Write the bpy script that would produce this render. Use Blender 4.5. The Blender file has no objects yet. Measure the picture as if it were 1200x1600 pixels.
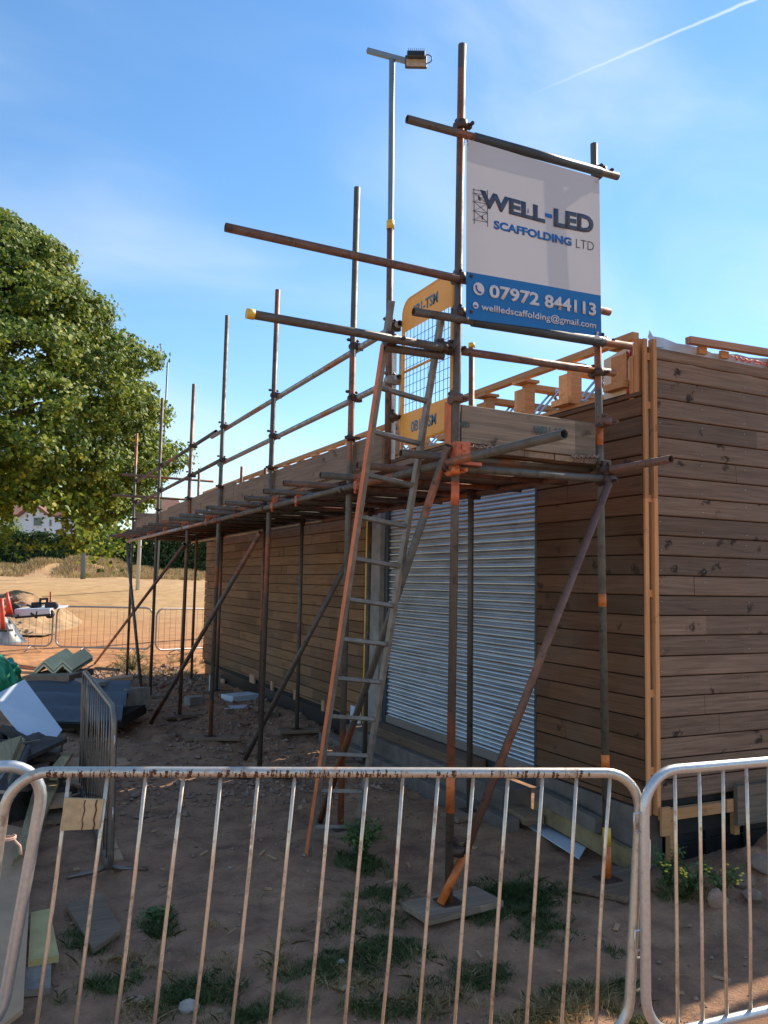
import bpy, bmesh, math, random
import numpy as np
from mathutils import Vector, Matrix
random.seed(7); rng = np.random.default_rng(11)
scene = bpy.context.scene
R = math.radians
# ------------------------------------------------------------------ camera
F = 1280.0; PITCH = R(4.87); ROLL = R(1.07); HEAD = R(26.0); CAMH = 1.85
f0 = Vector((math.sin(HEAD)*math.cos(PITCH), math.cos(HEAD)*math.cos(PITCH), math.sin(PITCH)))
_r = Vector((math.cos(HEAD), -math.sin(HEAD), 0)); _u = _r.cross(f0)
cr = math.cos(ROLL)*_r + math.sin(ROLL)*_u; cu = -math.sin(ROLL)*_r + math.cos(ROLL)*_u
CAM = Vector((0, 0, CAMH))
cam = bpy.data.cameras.new('camera'); camo = bpy.data.objects.new('camera', cam)
scene.collection.objects.link(camo); scene.camera = camo
M = Matrix((cr, cu, -f0)).transposed().to_4x4(); M.translation = CAM
camo.matrix_world = M
cam.sensor_fit = 'VERTICAL'; cam.sensor_height = 36; cam.sensor_width = 27
cam.lens = 36*F/1600; cam.clip_start = 0.05; cam.clip_end = 5000
# ------------------------------------------------------------------ light
SUN = Vector((1.14, 0.378, 1.02)).normalized()
world = bpy.data.worlds.new('World'); scene.world = world; world.use_nodes = True
sl = bpy.data.lights.new('sun', 'SUN'); sl.energy = 4.6; sl.angle = R(0.5); sl.color = (1.0, 0.88, 0.72)
so = bpy.data.objects.new('sun', sl); scene.collection.objects.link(so)
so.rotation_euler = SUN.to_track_quat('Z', 'Y').to_euler()
scene.view_settings.view_transform = 'Standard'; scene.view_settings.look = 'None'
scene.view_settings.exposure = 0.74; scene.view_settings.gamma = 1
def build_world():
    nt = world.node_tree; nt.nodes.clear(); N = nt.nodes.new; Lk = nt.links.new
    out = N('ShaderNodeOutputWorld'); bg = N('ShaderNodeBackground'); bg.inputs[1].default_value = 0.12
    sky = N('ShaderNodeTexSky'); sky.sky_type = 'NISHITA'; sky.sun_disc = False
    sky.sun_elevation = math.asin(SUN.z); sky.sun_rotation = math.atan2(SUN.x, SUN.y)
    sky.air_density = 1.15; sky.dust_density = 0.05; sky.ozone_density = 2.6
    hs = N('ShaderNodeHueSaturation'); hs.inputs['Saturation'].default_value = 1.2; hs.inputs['Hue'].default_value = 0.499; Lk(sky.outputs[0], hs.inputs['Color'])
    tc = N('ShaderNodeTexCoord')
    # thin cirrus: long streaks of noise in the direction of view from the ground
    mp = N('ShaderNodeMapping'); mp.inputs['Rotation'].default_value = (0.35, 0.5, 0.95); mp.inputs['Scale'].default_value = (0.9, 4.6, 4.0)
    Lk(tc.outputs['Generated'], mp.inputs[0])
    n = N('ShaderNodeTexNoise'); n.inputs['Scale'].default_value = 1.1; n.inputs['Detail'].default_value = 5; n.inputs['Roughness'].default_value = 0.5
    n.inputs['Distortion'].default_value = 0.5
    Lk(mp.outputs[0], n.inputs[0])
    rmp = N('ShaderNodeMapRange'); rmp.inputs[1].default_value = 0.38; rmp.inputs[2].default_value = 0.76; rmp.inputs[3].default_value = 0.02; rmp.inputs[4].default_value = 0.5
    rmp.interpolation_type = 'SMOOTHSTEP'; Lk(n.outputs[0], rmp.inputs[0])
    # contrail: a narrow great-circle band between two directions of the sky
    a = (f0 + (820-600)/F*cr - (152-800)/F*cu).normalized(); b = (f0 + (1190-600)/F*cr - (-6-800)/F*cu).normalized()
    pn = a.cross(b).normalized(); along = (b - a).normalized()
    dp = N('ShaderNodeVectorMath'); dp.operation = 'DOT_PRODUCT'; dp.inputs[1].default_value = pn; Lk(tc.outputs['Generated'], dp.inputs[0])
    nn = N('ShaderNodeTexNoise'); nn.inputs['Scale'].default_value = 60; nn.inputs['Detail'].default_value = 3; Lk(tc.outputs['Generated'], nn.inputs[0])
    w = N('ShaderNodeMath'); w.operation = 'MULTIPLY_ADD'; w.inputs[1].default_value = 0.0026; w.inputs[2].default_value = -0.0013
    Lk(nn.outputs[0], w.inputs[0])
    ad = N('ShaderNodeMath'); ad.operation = 'ADD'; Lk(dp.outputs['Value'], ad.inputs[0]); Lk(w.outputs[0], ad.inputs[1])
    ab = N('ShaderNodeMath'); ab.operation = 'ABSOLUTE'; Lk(ad.outputs[0], ab.inputs[0])
    da = N('ShaderNodeVectorMath'); da.operation = 'DOT_PRODUCT'; da.inputs[1].default_value = along; Lk(tc.outputs['Generated'], da.inputs[0])
    t = N('ShaderNodeMapRange'); t.inputs[1].default_value = a.dot(along); t.inputs[2].default_value = b.dot(along); t.inputs[3].default_value = 0; t.inputs[4].default_value = 1
    Lk(da.outputs['Value'], t.inputs[0])
    wd = N('ShaderNodeMath'); wd.operation = 'MULTIPLY_ADD'; wd.inputs[1].default_value = 0.0006; wd.inputs[2].default_value = 0.0016; Lk(t.outputs[0], wd.inputs[0])
    dv = N('ShaderNodeMath'); dv.operation = 'DIVIDE'; Lk(ab.outputs[0], dv.inputs[0]); Lk(wd.outputs[0], dv.inputs[1])
    om = N('ShaderNodeMath'); om.operation = 'SUBTRACT'; om.use_clamp = True; om.inputs[0].default_value = 1; Lk(dv.outputs[0], om.inputs[1])
    mu = N('ShaderNodeMath'); mu.operation = 'MULTIPLY'; Lk(om.outputs[0], mu.inputs[0]); Lk(t.outputs[0], mu.inputs[1])
    mu2 = N('ShaderNodeMath'); mu2.operation = 'MULTIPLY'; mu2.inputs[1].default_value = 0.85; Lk(mu.outputs[0], mu2.inputs[0])
    mx = N('ShaderNodeMath'); mx.operation = 'ADD'; mx.use_clamp = True; Lk(rmp.outputs[0], mx.inputs[0]); Lk(mu2.outputs[0], mx.inputs[1])
    mix = N('ShaderNodeMix'); mix.data_type = 'RGBA'; Lk(mx.outputs[0], mix.inputs[0]); Lk(hs.outputs[0], mix.inputs[6])
    mix.inputs[7].default_value = (4.6, 5.2, 5.9, 1)
    Lk(mix.outputs[2], bg.inputs[0]); Lk(bg.outputs[0], out.inputs[0])
build_world()
# ------------------------------------------------------------------ helpers
def ray(px, py): return f0 + (px-600)/F*cr - (py-800)/F*cu
def gnd(px, py, z=0.0):
    d = ray(px, py); return CAM + (z-CAMH)/d.z*d
def onX(px, py, X): d = ray(px, py); return CAM + X/d.x*d
def onY(px, py, Y): d = ray(px, py); return CAM + Y/d.y*d
def atZ(px, py, Z): return CAM + Z*ray(px, py)
C = scene.collection
def tag(o, label=None, cat=None, group=None, kind=None):
    if label: o['label'] = label
    if cat: o['category'] = cat
    if group: o['group'] = group
    if kind: o['kind'] = kind
    return o
def thing(name, loc, label, cat, group=None):
    o = bpy.data.objects.new(name, None); o.location = loc; o.empty_display_size = 0.2; C.objects.link(o)
    return tag(o, label, cat, group)
def link(name, me, mats, parent=None, smooth=False):
    o = bpy.data.objects.new(name, me); C.objects.link(o)
    for m in (mats if isinstance(mats, (list, tuple)) else [mats]): me.materials.append(m)
    if parent:
        o.parent = parent
        o.matrix_parent_inverse = Matrix.Translation(-Vector(parent.location)) if parent.type == 'EMPTY' else Matrix.Identity(4)
    if smooth:
        for p in me.polygons: p.use_smooth = True
    return o
class MB:
    """collects shapes in world coordinates, then links them as one mesh"""
    def __init__(s): s.bm = bmesh.new()
    def box(s, a, b, mi=0, bev=0.0):
        a = Vector(a); b = Vector(b)
        return s.obox((a+b)/2, Vector((1,0,0)), Vector((0,1,0)), Vector((0,0,1)), abs(b.x-a.x), abs(b.y-a.y), abs(b.z-a.z), mi, bev)
    def obox(s, c, ax, ay, az, sx, sy, sz, mi=0, bev=0.0):
        c = Vector(c); vs = []
        for i in (-.5, .5):
            for j in (-.5, .5):
                for k in (-.5, .5): vs.append(s.bm.verts.new(c + ax*sx*i + ay*sy*j + az*sz*k))
        fs = []
        for q in ((0,1,3,2), (4,6,7,5), (0,4,5,1), (2,3,7,6), (0,2,6,4), (1,5,7,3)):
            f = s.bm.faces.new([vs[i] for i in q]); f.material_index = mi; fs.append(f)
        if bev > 0:
            es = {e for f in fs for e in f.edges}
            bmesh.ops.bevel(s.bm, geom=list(es), offset=bev, segments=1, affect='EDGES', profile=0.5)
        return s
    def beam(s, p, q, w, h, up=(0,0,1), mi=0, bev=0.0):
        p = Vector(p); q = Vector(q); d = (q-p); L = d.length; d.normalize()
        side = d.cross(Vector(up)).normalized(); u = side.cross(d)
        return s.obox((p+q)/2, d, side, u, L, w, h, mi, bev)
    def tube(s, pts, r, seg=12, mi=0, hollow=True, closed=False, wall=0.004):
        pts = [Vector(p) for p in pts]; n = len(pts); rings = []
        t0 = (pts[1]-pts[0]).normalized()
        ref = Vector((0,0,1)) if abs(t0.z) < 0.9 else Vector((1,0,0))
        x = t0.cross(ref).normalized()
        for i, p in enumerate(pts):
            if closed: t = (pts[(i+1) % n]-pts[i-1]).normalized()
            elif i == 0: t = t0
            elif i == n-1: t = (pts[-1]-pts[-2]).normalized()
            else: t = ((pts[i+1]-p).normalized()+(p-pts[i-1]).normalized()).normalized()
            x = (x - t*x.dot(t)).normalized(); y = t.cross(x)
            rr = r[i] if isinstance(r, (list, tuple)) else r
            rings.append([s.bm.verts.new(p + (x*math.cos(2*math.pi*k/seg)+y*math.sin(2*math.pi*k/seg))*rr) for k in range(seg)])
        m = n if closed else n-1
        for i in range(m):
            A = rings[i]; B = rings[(i+1) % n]
            for k in range(seg):
                f = s.bm.faces.new((A[k], A[(k+1) % seg], B[(k+1) % seg], B[k])); f.smooth = True; f.material_index = mi
        if not closed:
            for idx, sgn in ((0, -1), (-1, 1)):
                Rg = rings[idx]; p = pts[idx]; t = (pts[1]-pts[0]).normalized() if idx == 0 else (pts[-1]-pts[-2]).normalized()
                rr = (r[idx] if isinstance(r, (list, tuple)) else r)
                if hollow and rr > 0.012:
                    inn = [s.bm.verts.new(p + (v.co-p)*(1-wall/rr)) for v in Rg]
                    dp = [s.bm.verts.new(v.co - t*sgn*0.12) for v in inn]
                    for k in range(seg):
                        j = (k+1) % seg
                        for q in ((Rg[k], Rg[j], inn[j], inn[k]), (inn[k], inn[j], dp[j], dp[k])):
                            f = s.bm.faces.new(q if sgn > 0 else q[::-1]); f.material_index = mi
                    f = s.bm.faces.new(dp if sgn > 0 else dp[::-1]); f.material_index = mi
                else:
                    f = s.bm.faces.new(Rg if sgn > 0 else Rg[::-1]); f.material_index = mi
        return s
    def poly(s, pts, th, mi=0):
        """flat polygon given thickness along its normal"""
        pts = [Vector(p) for p in pts]; n = (pts[1]-pts[0]).cross(pts[2]-pts[0]).normalized()
        A = [s.bm.verts.new(p + n*th/2) for p in pts]; B = [s.bm.verts.new(p - n*th/2) for p in pts]
        k = len(pts); s.bm.faces.new(A).material_index = mi; s.bm.faces.new(B[::-1]).material_index = mi
        for i in range(k): s.bm.faces.new((A[i], B[i], B[(i+1) % k], A[(i+1) % k])).material_index = mi
        return s
    def build(s, name, mats, parent=None, smooth=False):
        bmesh.ops.recalc_face_normals(s.bm, faces=s.bm.faces[:])
        me = bpy.data.meshes.new(name); s.bm.to_mesh(me); s.bm.free()
        return link(name, me, mats, parent, smooth)
def rrect(w, h, r, n=6, rb=None):
    """rounded rectangle outline in 2D, origin at the lower-left corner"""
    rb = rb or r; o = []
    for cx, cy, a0, q in ((w-r, h-r, 0, r), (r, h-r, 90, r), (rb, rb, 180, rb), (w-rb, rb, 270, rb)):
        for i in range(n+1):
            a = R(a0 + 90*i/n); o.append((cx+q*math.cos(a), cy+q*math.sin(a)))
    return o
def np_mesh(name, V, nper, mat, parent=None):
    """V: (n, nper, 3) separate faces"""
    n = V.shape[0]; me = bpy.data.meshes.new(name)
    me.vertices.add(n*nper); me.vertices.foreach_set('co', V.reshape(-1).astype(np.float32))
    me.loops.add(n*nper); me.loops.foreach_set('vertex_index', np.arange(n*nper, dtype=np.int32))
    me.polygons.add(n); me.polygons.foreach_set('loop_start', np.arange(0, n*nper, nper, dtype=np.int32))
    me.polygons.foreach_set('loop_total', np.full(n, nper, dtype=np.int32))
    me.update(); me.validate()
    return link(name, me, mat, parent)
# ------------------------------------------------------------------ materials
class Nd:
    def __init__(s, name):
        s.m = bpy.data.materials.new(name); s.m.use_nodes = True; s.nt = s.m.node_tree
        s.b = s.nt.nodes['Principled BSDF']; s.o = s.nt.nodes['Material Output']
        s.tc = s.nt.nodes.new('ShaderNodeTexCoord')
    def n(s, t, **k):
        x = s.nt.nodes.new(t)
        for a, v in k.items(): setattr(x, a, v)
        return x
    def l(s, a, b): s.nt.links.new(a, b)
    def mapping(s, scale, loc=(0,0,0), rot=(0,0,0), src=None):
        m = s.n('ShaderNodeMapping'); m.inputs['Scale'].default_value = scale; m.inputs['Location'].default_value = loc; m.inputs['Rotation'].default_value = rot
        s.l(src or s.tc.outputs['Object'], m.inputs[0]); return m.outputs[0]
    def noise(s, vec, scale, detail=4, rough=0.55, dist=0.0):
        x = s.n('ShaderNodeTexNoise'); x.inputs['Scale'].default_value = scale; x.inputs['Detail'].default_value = detail
        x.inputs['Roughness'].default_value = rough; x.inputs['Distortion'].default_value = dist
        s.l(vec or s.tc.outputs['Object'], x.inputs['Vector']); return x.outputs[0]
    def ramp(s, fac, stops):
        x = s.n('ShaderNodeValToRGB'); e = x.color_ramp.elements
        while len(e) < len(stops): e.new(0.5)
        for el, (p, c) in zip(e, stops): el.position = p; el.color = (*c, 1) if len(c) == 3 else c
        s.l(fac, x.inputs[0]); return x.outputs[0]
    def mr(s, v, a, b, c=0.0, d=1.0, smooth=False):
        x = s.n('ShaderNodeMapRange'); 
        for i, q in enumerate((a, b, c, d)): x.inputs[i+1].default_value = q
        if smooth: x.interpolation_type = 'SMOOTHSTEP'
        s.l(v, x.inputs[0]); return x.outputs[0]
    def math(s, op, a, b=None, c=None, clamp=False):
        x = s.n('ShaderNodeMath', operation=op); x.use_clamp = clamp
        for i, q in enumerate((a, b, c)):
            if q is None: continue
            if isinstance(q, (int, float)): x.inputs[i].default_value = q
            else: s.l(q, x.inputs[i])
        return x.outputs[0]
    def mix(s, f, a, b, mode='MIX'):
        x = s.n('ShaderNodeMix', data_type='RGBA', blend_type=mode)
        for i, q in ((0, f), (6, a), (7, b)):
            if isinstance(q, (int, float)): x.inputs[i].default_value = q
            elif isinstance(q, tuple): x.inputs[i].default_value = (*q, 1)
            else: s.l(q, x.inputs[i])
        return x.outputs[2]
    def bump(s, h, strength=0.3, dist=0.01):
        x = s.n('ShaderNodeBump'); x.inputs['Strength'].default_value = strength; x.inputs['Distance'].default_value = dist
        s.l(h, x.inputs['Height']); s.l(x.outputs[0], s.b.inputs['Normal']); return x
    def col(s, c):
        if isinstance(c, tuple): s.b.inputs['Base Color'].default_value = (*c, 1)
        else: s.l(c, s.b.inputs['Base Color'])
    def set(s, rough=0.7, metal=0.0, spec=0.5):
        s.b.inputs['Roughness'].default_value = rough; s.b.inputs['Metallic'].default_value = metal
        s.b.inputs['Specular IOR Level'].default_value = spec
        return s
def plain(name, c, rough=0.7, metal=0.0, var=0.25, scale=6.0, bump=0.15, spec=0.5):
    k = Nd(name); n = k.noise(None, scale, 6, 0.65); d = tuple(x*(1-var) for x in c); e = tuple(min(1, x*(1+var)) for x in c)
    k.col(k.ramp(n, [(0.3, d), (0.7, e)])); k.set(rough, metal, spec)
    if bump: k.bump(k.noise(None, scale*8, 4), bump, 0.004)
    return k.m
def tube_mat(name, a, b, c, seed=0.0, metal=0.25, rough=0.55):
    """scaffold tube: bare steel a, paint b in long patches, rust and dirt c"""
    k = Nd(name)
    v = k.mapping((1, 1, 1), loc=(seed, seed*1.7, seed*0.6))
    big = k.noise(v, 1.15, 1.5, 0.4); f1 = k.mr(big, 0.585, 0.60)
    fine = k.noise(v, 38, 5, 0.7); med = k.noise(v, 9, 5, 0.6)
    base = k.mix(f1, a, b); rust = k.mr(med, 0.46, 0.66, 0, 0.75)
    x = k.mix(rust, base, c); sp = k.mr(fine, 0.62, 0.7, 0, 0.55); x = k.mix(sp, x, (0.30, 0.27, 0.23))
    dk = k.mr(k.noise(v, 21, 3), 0.33, 0.42, 0.55, 0); x = k.mix(dk, x, (0.025, 0.02, 0.018))
    k.col(x); k.set(rough, metal); k.l(k.mr(med, 0.3, 0.7, rough-0.12, rough+0.2), k.b.inputs['Roughness']); k.bump(fine, 0.25, 0.003)
    return k.m
MT = {}
MT['tube_a'] = tube_mat('brown weathered steel', (0.115, 0.092, 0.076), (0.26, 0.095, 0.05), (0.10, 0.065, 0.047), 0.0)
MT['tube_b'] = tube_mat('grey green steel', (0.12, 0.11, 0.09), (0.32, 0.11, 0.05), (0.085, 0.066, 0.05), 3.1)
MT['tube_c'] = tube_mat('rust red paint', (0.17, 0.088, 0.064), (0.30, 0.115, 0.06), (0.11, 0.068, 0.05), 6.3)
MT['tube_d'] = tube_mat('bright galvanised steel', (0.34, 0.34, 0.33), (0.42, 0.2, 0.11), (0.25, 0.2, 0.16), 1.3, 0.5, 0.42)
MT['orange'] = tube_mat('orange paint', (0.62, 0.15, 0.025), (0.68, 0.2, 0.03), (0.3, 0.09, 0.03), 9.0, 0.0, 0.5)
MT['orange_wood'] = plain('bright orange painted edge', (0.62, 0.17, 0.06), 0.6, 0, 0.25, 12)
MT['cap'] = plain('yellow plastic', (0.72, 0.42, 0.04), 0.45)
MT['slate'] = plain('slate coloured sleeve', (0.035, 0.045, 0.055), 0.5, 0, 0.3)
MT['clamp'] = plain('dark rusty steel fitting', (0.075, 0.045, 0.035), 0.6, 0.4, 0.5, 30)
MT['clamp_o'] = plain('orange red fitting', (0.5, 0.12, 0.05), 0.55, 0.1, 0.4, 20)
MT['stile'] = plain('dirty grey steel', (0.21, 0.19, 0.165), 0.55, 0.35, 0.35, 14)
def galv(name, c, rust=0.5, seed=0):
    k = Nd(name); v = k.mapping((1,1,1), loc=(seed, 0, seed))
    n = k.noise(v, 14, 6, 0.7); n2 = k.noise(v, 70, 4, 0.7)
    z = k.n('ShaderNodeTexVoronoi'); z.inputs['Scale'].default_value = 60; k.l(v, z.inputs['Vector'])
    a = k.mix(k.mr(z.outputs['Distance'], 0, 0.8, 0, 0.35), c, tuple(x*0.6 for x in c))
    r = k.mix(k.mr(n2, 0.3, 0.7), (0.17, 0.075, 0.035), (0.42, 0.22, 0.11))
    f = k.mr(n, 0.62-rust*0.14, 0.72-rust*0.08, 0, 0.85); k.col(k.mix(f, a, r))
    k.set(0.42, 0.75); k.l(k.mr(f, 0, 1, 0.75, 0.05), k.b.inputs['Metallic']); k.l(k.mr(f, 0, 1, 0.4, 0.75), k.b.inputs['Roughness'])
    k.bump(n2, 0.15, 0.002); return k.m
MT['galv_rusty'] = galv('galvanised steel with rust', (0.60, 0.55, 0.48), 0.75)
MT['galv_bar'] = galv('worn galvanised bar with bounce tint', (0.74, 0.62, 0.50), 0.75, 5)  # warm light off the ground put into the tan base and extra rust
MT['galv_clean'] = galv('clean galvanised steel', (0.62, 0.62, 0.62), 0.05, 2)
MT['galv_dark'] = galv('dark weathered galvanised steel', (0.22, 0.20, 0.18), 0.6, 4)
MT['galv_dull'] = galv('dull galvanised steel', (0.36, 0.35, 0.34), 0.35, 8)
def wood(name, c1, c2, axis='Y', pitch=0.0, z0=0.0, length=2.4, knots=1.0, rough=0.75, grain=1.0, weather=(0.16,0.125,0.1)):
    """sawn timber: grain and knots run along axis; with pitch, every board has its own tone"""
    k = Nd(name); sp = k.n('ShaderNodeSeparateXYZ'); k.l(k.tc.outputs['Object'], sp.inputs[0])
    ia = 'XYZ'.index(axis); u = sp.outputs[ia]
    if axis == 'Z': v = sp.outputs[0]; w = sp.outputs[1]
    else: v = sp.outputs[2]; w = sp.outputs[1-ia]
    if pitch: idx = k.math('FLOOR', k.math('DIVIDE', k.math('SUBTRACT', v, z0), pitch))
    else: idx = k.math('FLOOR', k.math('MULTIPLY', w, 3.0))
    wn = k.n('ShaderNodeTexWhiteNoise', noise_dimensions='1D'); k.l(idx, wn.inputs['W'])
    sh = k.math('ADD', u, k.math('MULTIPLY', wn.outputs['Value'], 5.0)); seg = k.math('FLOOR', k.math('DIVIDE', sh, length))
    wn2 = k.n('ShaderNodeTexWhiteNoise', noise_dimensions='2D'); cv = k.n('ShaderNodeCombineXYZ'); k.l(idx, cv.inputs[0]); k.l(seg, cv.inputs[1]); k.l(cv.outputs[0], wn2.inputs['Vector'])
    tone = wn2.outputs['Value']
    gv = k.n('ShaderNodeCombineXYZ'); k.l(k.math('MULTIPLY', sh, 1.6), gv.inputs[0]); k.l(k.math('MULTIPLY', v, 42), gv.inputs[1]); k.l(k.math('MULTIPLY', w, 42), gv.inputs[2])
    g = k.noise(gv.outputs[0], 1.0, 5, 0.6, 1.2)
    base = k.mix(k.mr(g, 0.3, 0.7), c1, c2)
    tn = k.mr(tone, 0, 1, 0.66, 1.30); tcx = k.n('ShaderNodeCombineColor')
    for i in range(3): k.l(tn, tcx.inputs[i])
    base = k.mix(1.0, base, tcx.outputs[0], 'MULTIPLY')
    st = k.noise(k.mapping((1.3, 1.3, 1.3)), 1.0, 4, 0.6); base = k.mix(k.mr(st, 0.45, 0.75, 0, 0.4), base, weather)
    if knots:
        kv = k.n('ShaderNodeCombineXYZ'); dn = k.noise(None, 19, 4, 0.65)
        k.l(k.math('ADD', k.math('MULTIPLY', sh, 4.6), k.math('MULTIPLY', dn, 1.1)), kv.inputs[0]); k.l(k.math('ADD', k.math('MULTIPLY', v, 5.6), k.math('MULTIPLY', dn, 0.9)), kv.inputs[1]); k.l(idx, kv.inputs[2])
        vo = k.n('ShaderNodeTexVoronoi'); vo.inputs['Scale'].default_value = 1.0; k.l(kv.outputs[0], vo.inputs['Vector'])
        kd = k.mr(vo.outputs['Distance'], 0.08, 0.22, 0.95*knots, 0.0, True)
        base = k.mix(kd, base, tuple(x*0.22 for x in c1))
    k.col(base); k.set(rough, 0, 0.25); k.bump(g, 0.35*grain, 0.004); return k.m
PITCHB = 0.1354; ZB0 = 0.442
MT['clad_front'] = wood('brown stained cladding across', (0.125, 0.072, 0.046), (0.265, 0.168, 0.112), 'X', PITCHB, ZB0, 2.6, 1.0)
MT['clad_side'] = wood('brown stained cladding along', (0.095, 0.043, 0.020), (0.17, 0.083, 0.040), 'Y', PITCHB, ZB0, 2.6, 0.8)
MT['clad_far'] = wood('tan cladding along with bounced warmth', (0.145, 0.072, 0.031), (0.26, 0.14, 0.065), 'Y', PITCHB, ZB0, 1.1, 0.5)  # tan boards, base brightened and warmed to hold light bounced off the ground
MT['pine_x'] = wood('fresh pine across', (0.52, 0.245, 0.105), (0.74, 0.39, 0.18), 'X', 0, 0, 3, 0.4, weather=(0.55,0.3,0.12))
MT['pine_y'] = wood('fresh pine along', (0.50, 0.24, 0.105), (0.72, 0.385, 0.18), 'Y', 0, 0, 3, 0.4, weather=(0.5,0.28,0.12))
MT['pine_z'] = wood('fresh pine upright', (0.50, 0.215, 0.085), (0.70, 0.345, 0.15), 'Z', 0, 0, 3, 0.5, weather=(0.42,0.2,0.08))
MT['pine_pink'] = wood('pinkish sawn rafter', (0.42, 0.2, 0.12), (0.6, 0.33, 0.2), 'X', 0, 0, 3, 0.2, weather=(0.5,0.28,0.18))
MT['board_y'] = wood('weathered scaffold board along', (0.16, 0.105, 0.07), (0.32, 0.21, 0.14), 'Y', 0, 0, 3.9, 0.6, weather=(0.22,0.17,0.14))
MT['board_x'] = wood('weathered scaffold board across', (0.15, 0.11, 0.078), (0.30, 0.22, 0.155), 'X', 0, 0, 3.9, 0.9, weather=(0.2,0.16,0.12))
MT['plank'] = wood('greenish treated plank', (0.25, 0.18, 0.09), (0.46, 0.35, 0.18), 'Y', 0, 0, 3, 0.4)
MT['sole'] = wood('dirty sole board', (0.13, 0.085, 0.055), (0.26, 0.18, 0.12), 'X', 0, 0, 3, 0.5)
MT['ply'] = plain('plywood', (0.46, 0.28, 0.16), 0.8, 0, 0.2, 3)
MT['ply_pale'] = plain('pale yellow board', (0.50, 0.38, 0.16), 0.8, 0, 0.2, 5)
MT['beam_d'] = plain('dirty yellow timber', (0.26, 0.19, 0.09), 0.85, 0, 0.35, 6, 0.4)
MT['plinth'] = plain('black damp proof sheet', (0.012, 0.014, 0.017), 0.4, 0, 0.4, 4, 0.6)
MT['concrete'] = plain('concrete', (0.27, 0.25, 0.225), 0.9, 0, 0.3, 5, 0.5)
MT['concrete_dk'] = plain('darker concrete', (0.15, 0.125, 0.105), 0.9, 0, 0.35, 5, 0.5)  # darker, browner version of the concrete colour
MT['band'] = plain('dull rusty strip', (0.20, 0.13, 0.10), 0.6, 0.3, 0.4, 30)
MT['membrane'] = plain('silver grey membrane', (0.42, 0.45, 0.50), 0.35, 0.1, 0.2, 5, 0.5)
MT['membrane_w'] = plain('creamy wrap', (0.62, 0.52, 0.40), 0.6, 0, 0.15, 4, 0.4)
MT['red'] = plain('red print', (0.52, 0.06, 0.05), 0.6)
MT['white'] = plain('white coated board with bluish shade tint', (0.56, 0.62, 0.70), 0.45, 0, 0.06, 2, 0.05)  # bluish cast of shade put into the white base colour
MT['metal_web'] = plain('galvanised joist web', (0.42, 0.45, 0.48), 0.35, 0.8, 0.2)
MT['block'] = plain('grey block', (0.24, 0.205, 0.17), 0.9, 0, 0.3, 12, 0.5)
MT['dark'] = plain('dark void', (0.02, 0.018, 0.016), 0.9)
MT['yellow'] = plain('yellow gate paint', (0.78, 0.36, 0.035), 0.4, 0, 0.12, 5, 0.05)
MT['yellow_plate'] = plain('yellow sheet', (0.88, 0.38, 0.06), 0.5, 0, 0.1, 3, 0.05)
MT['wire'] = plain('grey wire', (0.10, 0.13, 0.16), 0.5, 0.5)
MT['stencil'] = plain('blue stencil', (0.10, 0.22, 0.30), 0.7)
MT['stencil_t'] = plain('faded teal stencil', (0.045, 0.10, 0.10), 0.8)
MT['navy'] = plain('dark navy print', (0.045, 0.05, 0.085), 0.5, 0, 0.02, 3, 0)
MT['blue'] = plain('blue print', (0.002, 0.11, 0.38), 0.5, 0, 0.02, 3, 0)
MT['print_w'] = plain('white print', (0.62, 0.56, 0.56), 0.5, 0, 0.02, 3, 0)
MT['green_bag'] = plain('green plastic', (0.01, 0.23, 0.11), 0.3, 0, 0.3, 9, 0.3)
MT['tarp'] = plain('dark slate sheeting', (0.05, 0.065, 0.085), 0.45, 0, 0.25, 3, 0.4)
MT['tyre'] = plain('black rubber', (0.02, 0.02, 0.022), 0.7)
MT['red_plastic'] = plain('red orange plastic', (0.75, 0.07, 0.03), 0.4)
MT['insul'] = plain('cream foam board', (0.72, 0.66, 0.40), 0.75, 0, 0.08, 6, 0.2)
MT['foil'] = plain('grey foil face', (0.22, 0.25, 0.27), 0.45, 0.2)
MT['mast'] = plain('blue grey mast paint', (0.16, 0.22, 0.27), 0.5, 0.2, 0.1, 2, 0.05)
MT['mast_w'] = plain('pale post paint', (0.55, 0.56, 0.55), 0.5, 0, 0.1, 2, 0.05)
MT['glass_lamp'] = plain('amber lamp glass', (0.55, 0.33, 0.17), 0.2, 0.3)
MT['render_w'] = plain('white house render', (0.60, 0.66, 0.76), 0.8, 0, 0.04, 1, 0)
MT['roof'] = plain('brown roof tiles', (0.20, 0.09, 0.06), 0.8, 0, 0.3, 3)
MT['pane'] = plain('window glass', (0.10, 0.17, 0.17), 0.15)
def banner_mat(name, c, tr):
    k = Nd(name); n = k.noise(None, 2.2, 2); k.col(k.ramp(n, [(0.35, tuple(x*0.95 for x in c)), (0.65, c)])); k.set(0.45)
    t = k.n('ShaderNodeBsdfTranslucent'); t.inputs[0].default_value = (*c, 1); m = k.n('ShaderNodeMixShader'); m.inputs[0].default_value = tr
    k.l(k.b.outputs[0], m.inputs[1]); k.l(t.outputs[0], m.inputs[2]); k.l(m.outputs[0], k.o.inputs[0]); return k.m
MT['ban_w'] = banner_mat('white banner cloth', (0.56, 0.52, 0.52), 0.24)
MT['ban_b'] = banner_mat('blue banner cloth', (0.0, 0.125, 0.36), 0.06)
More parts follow.
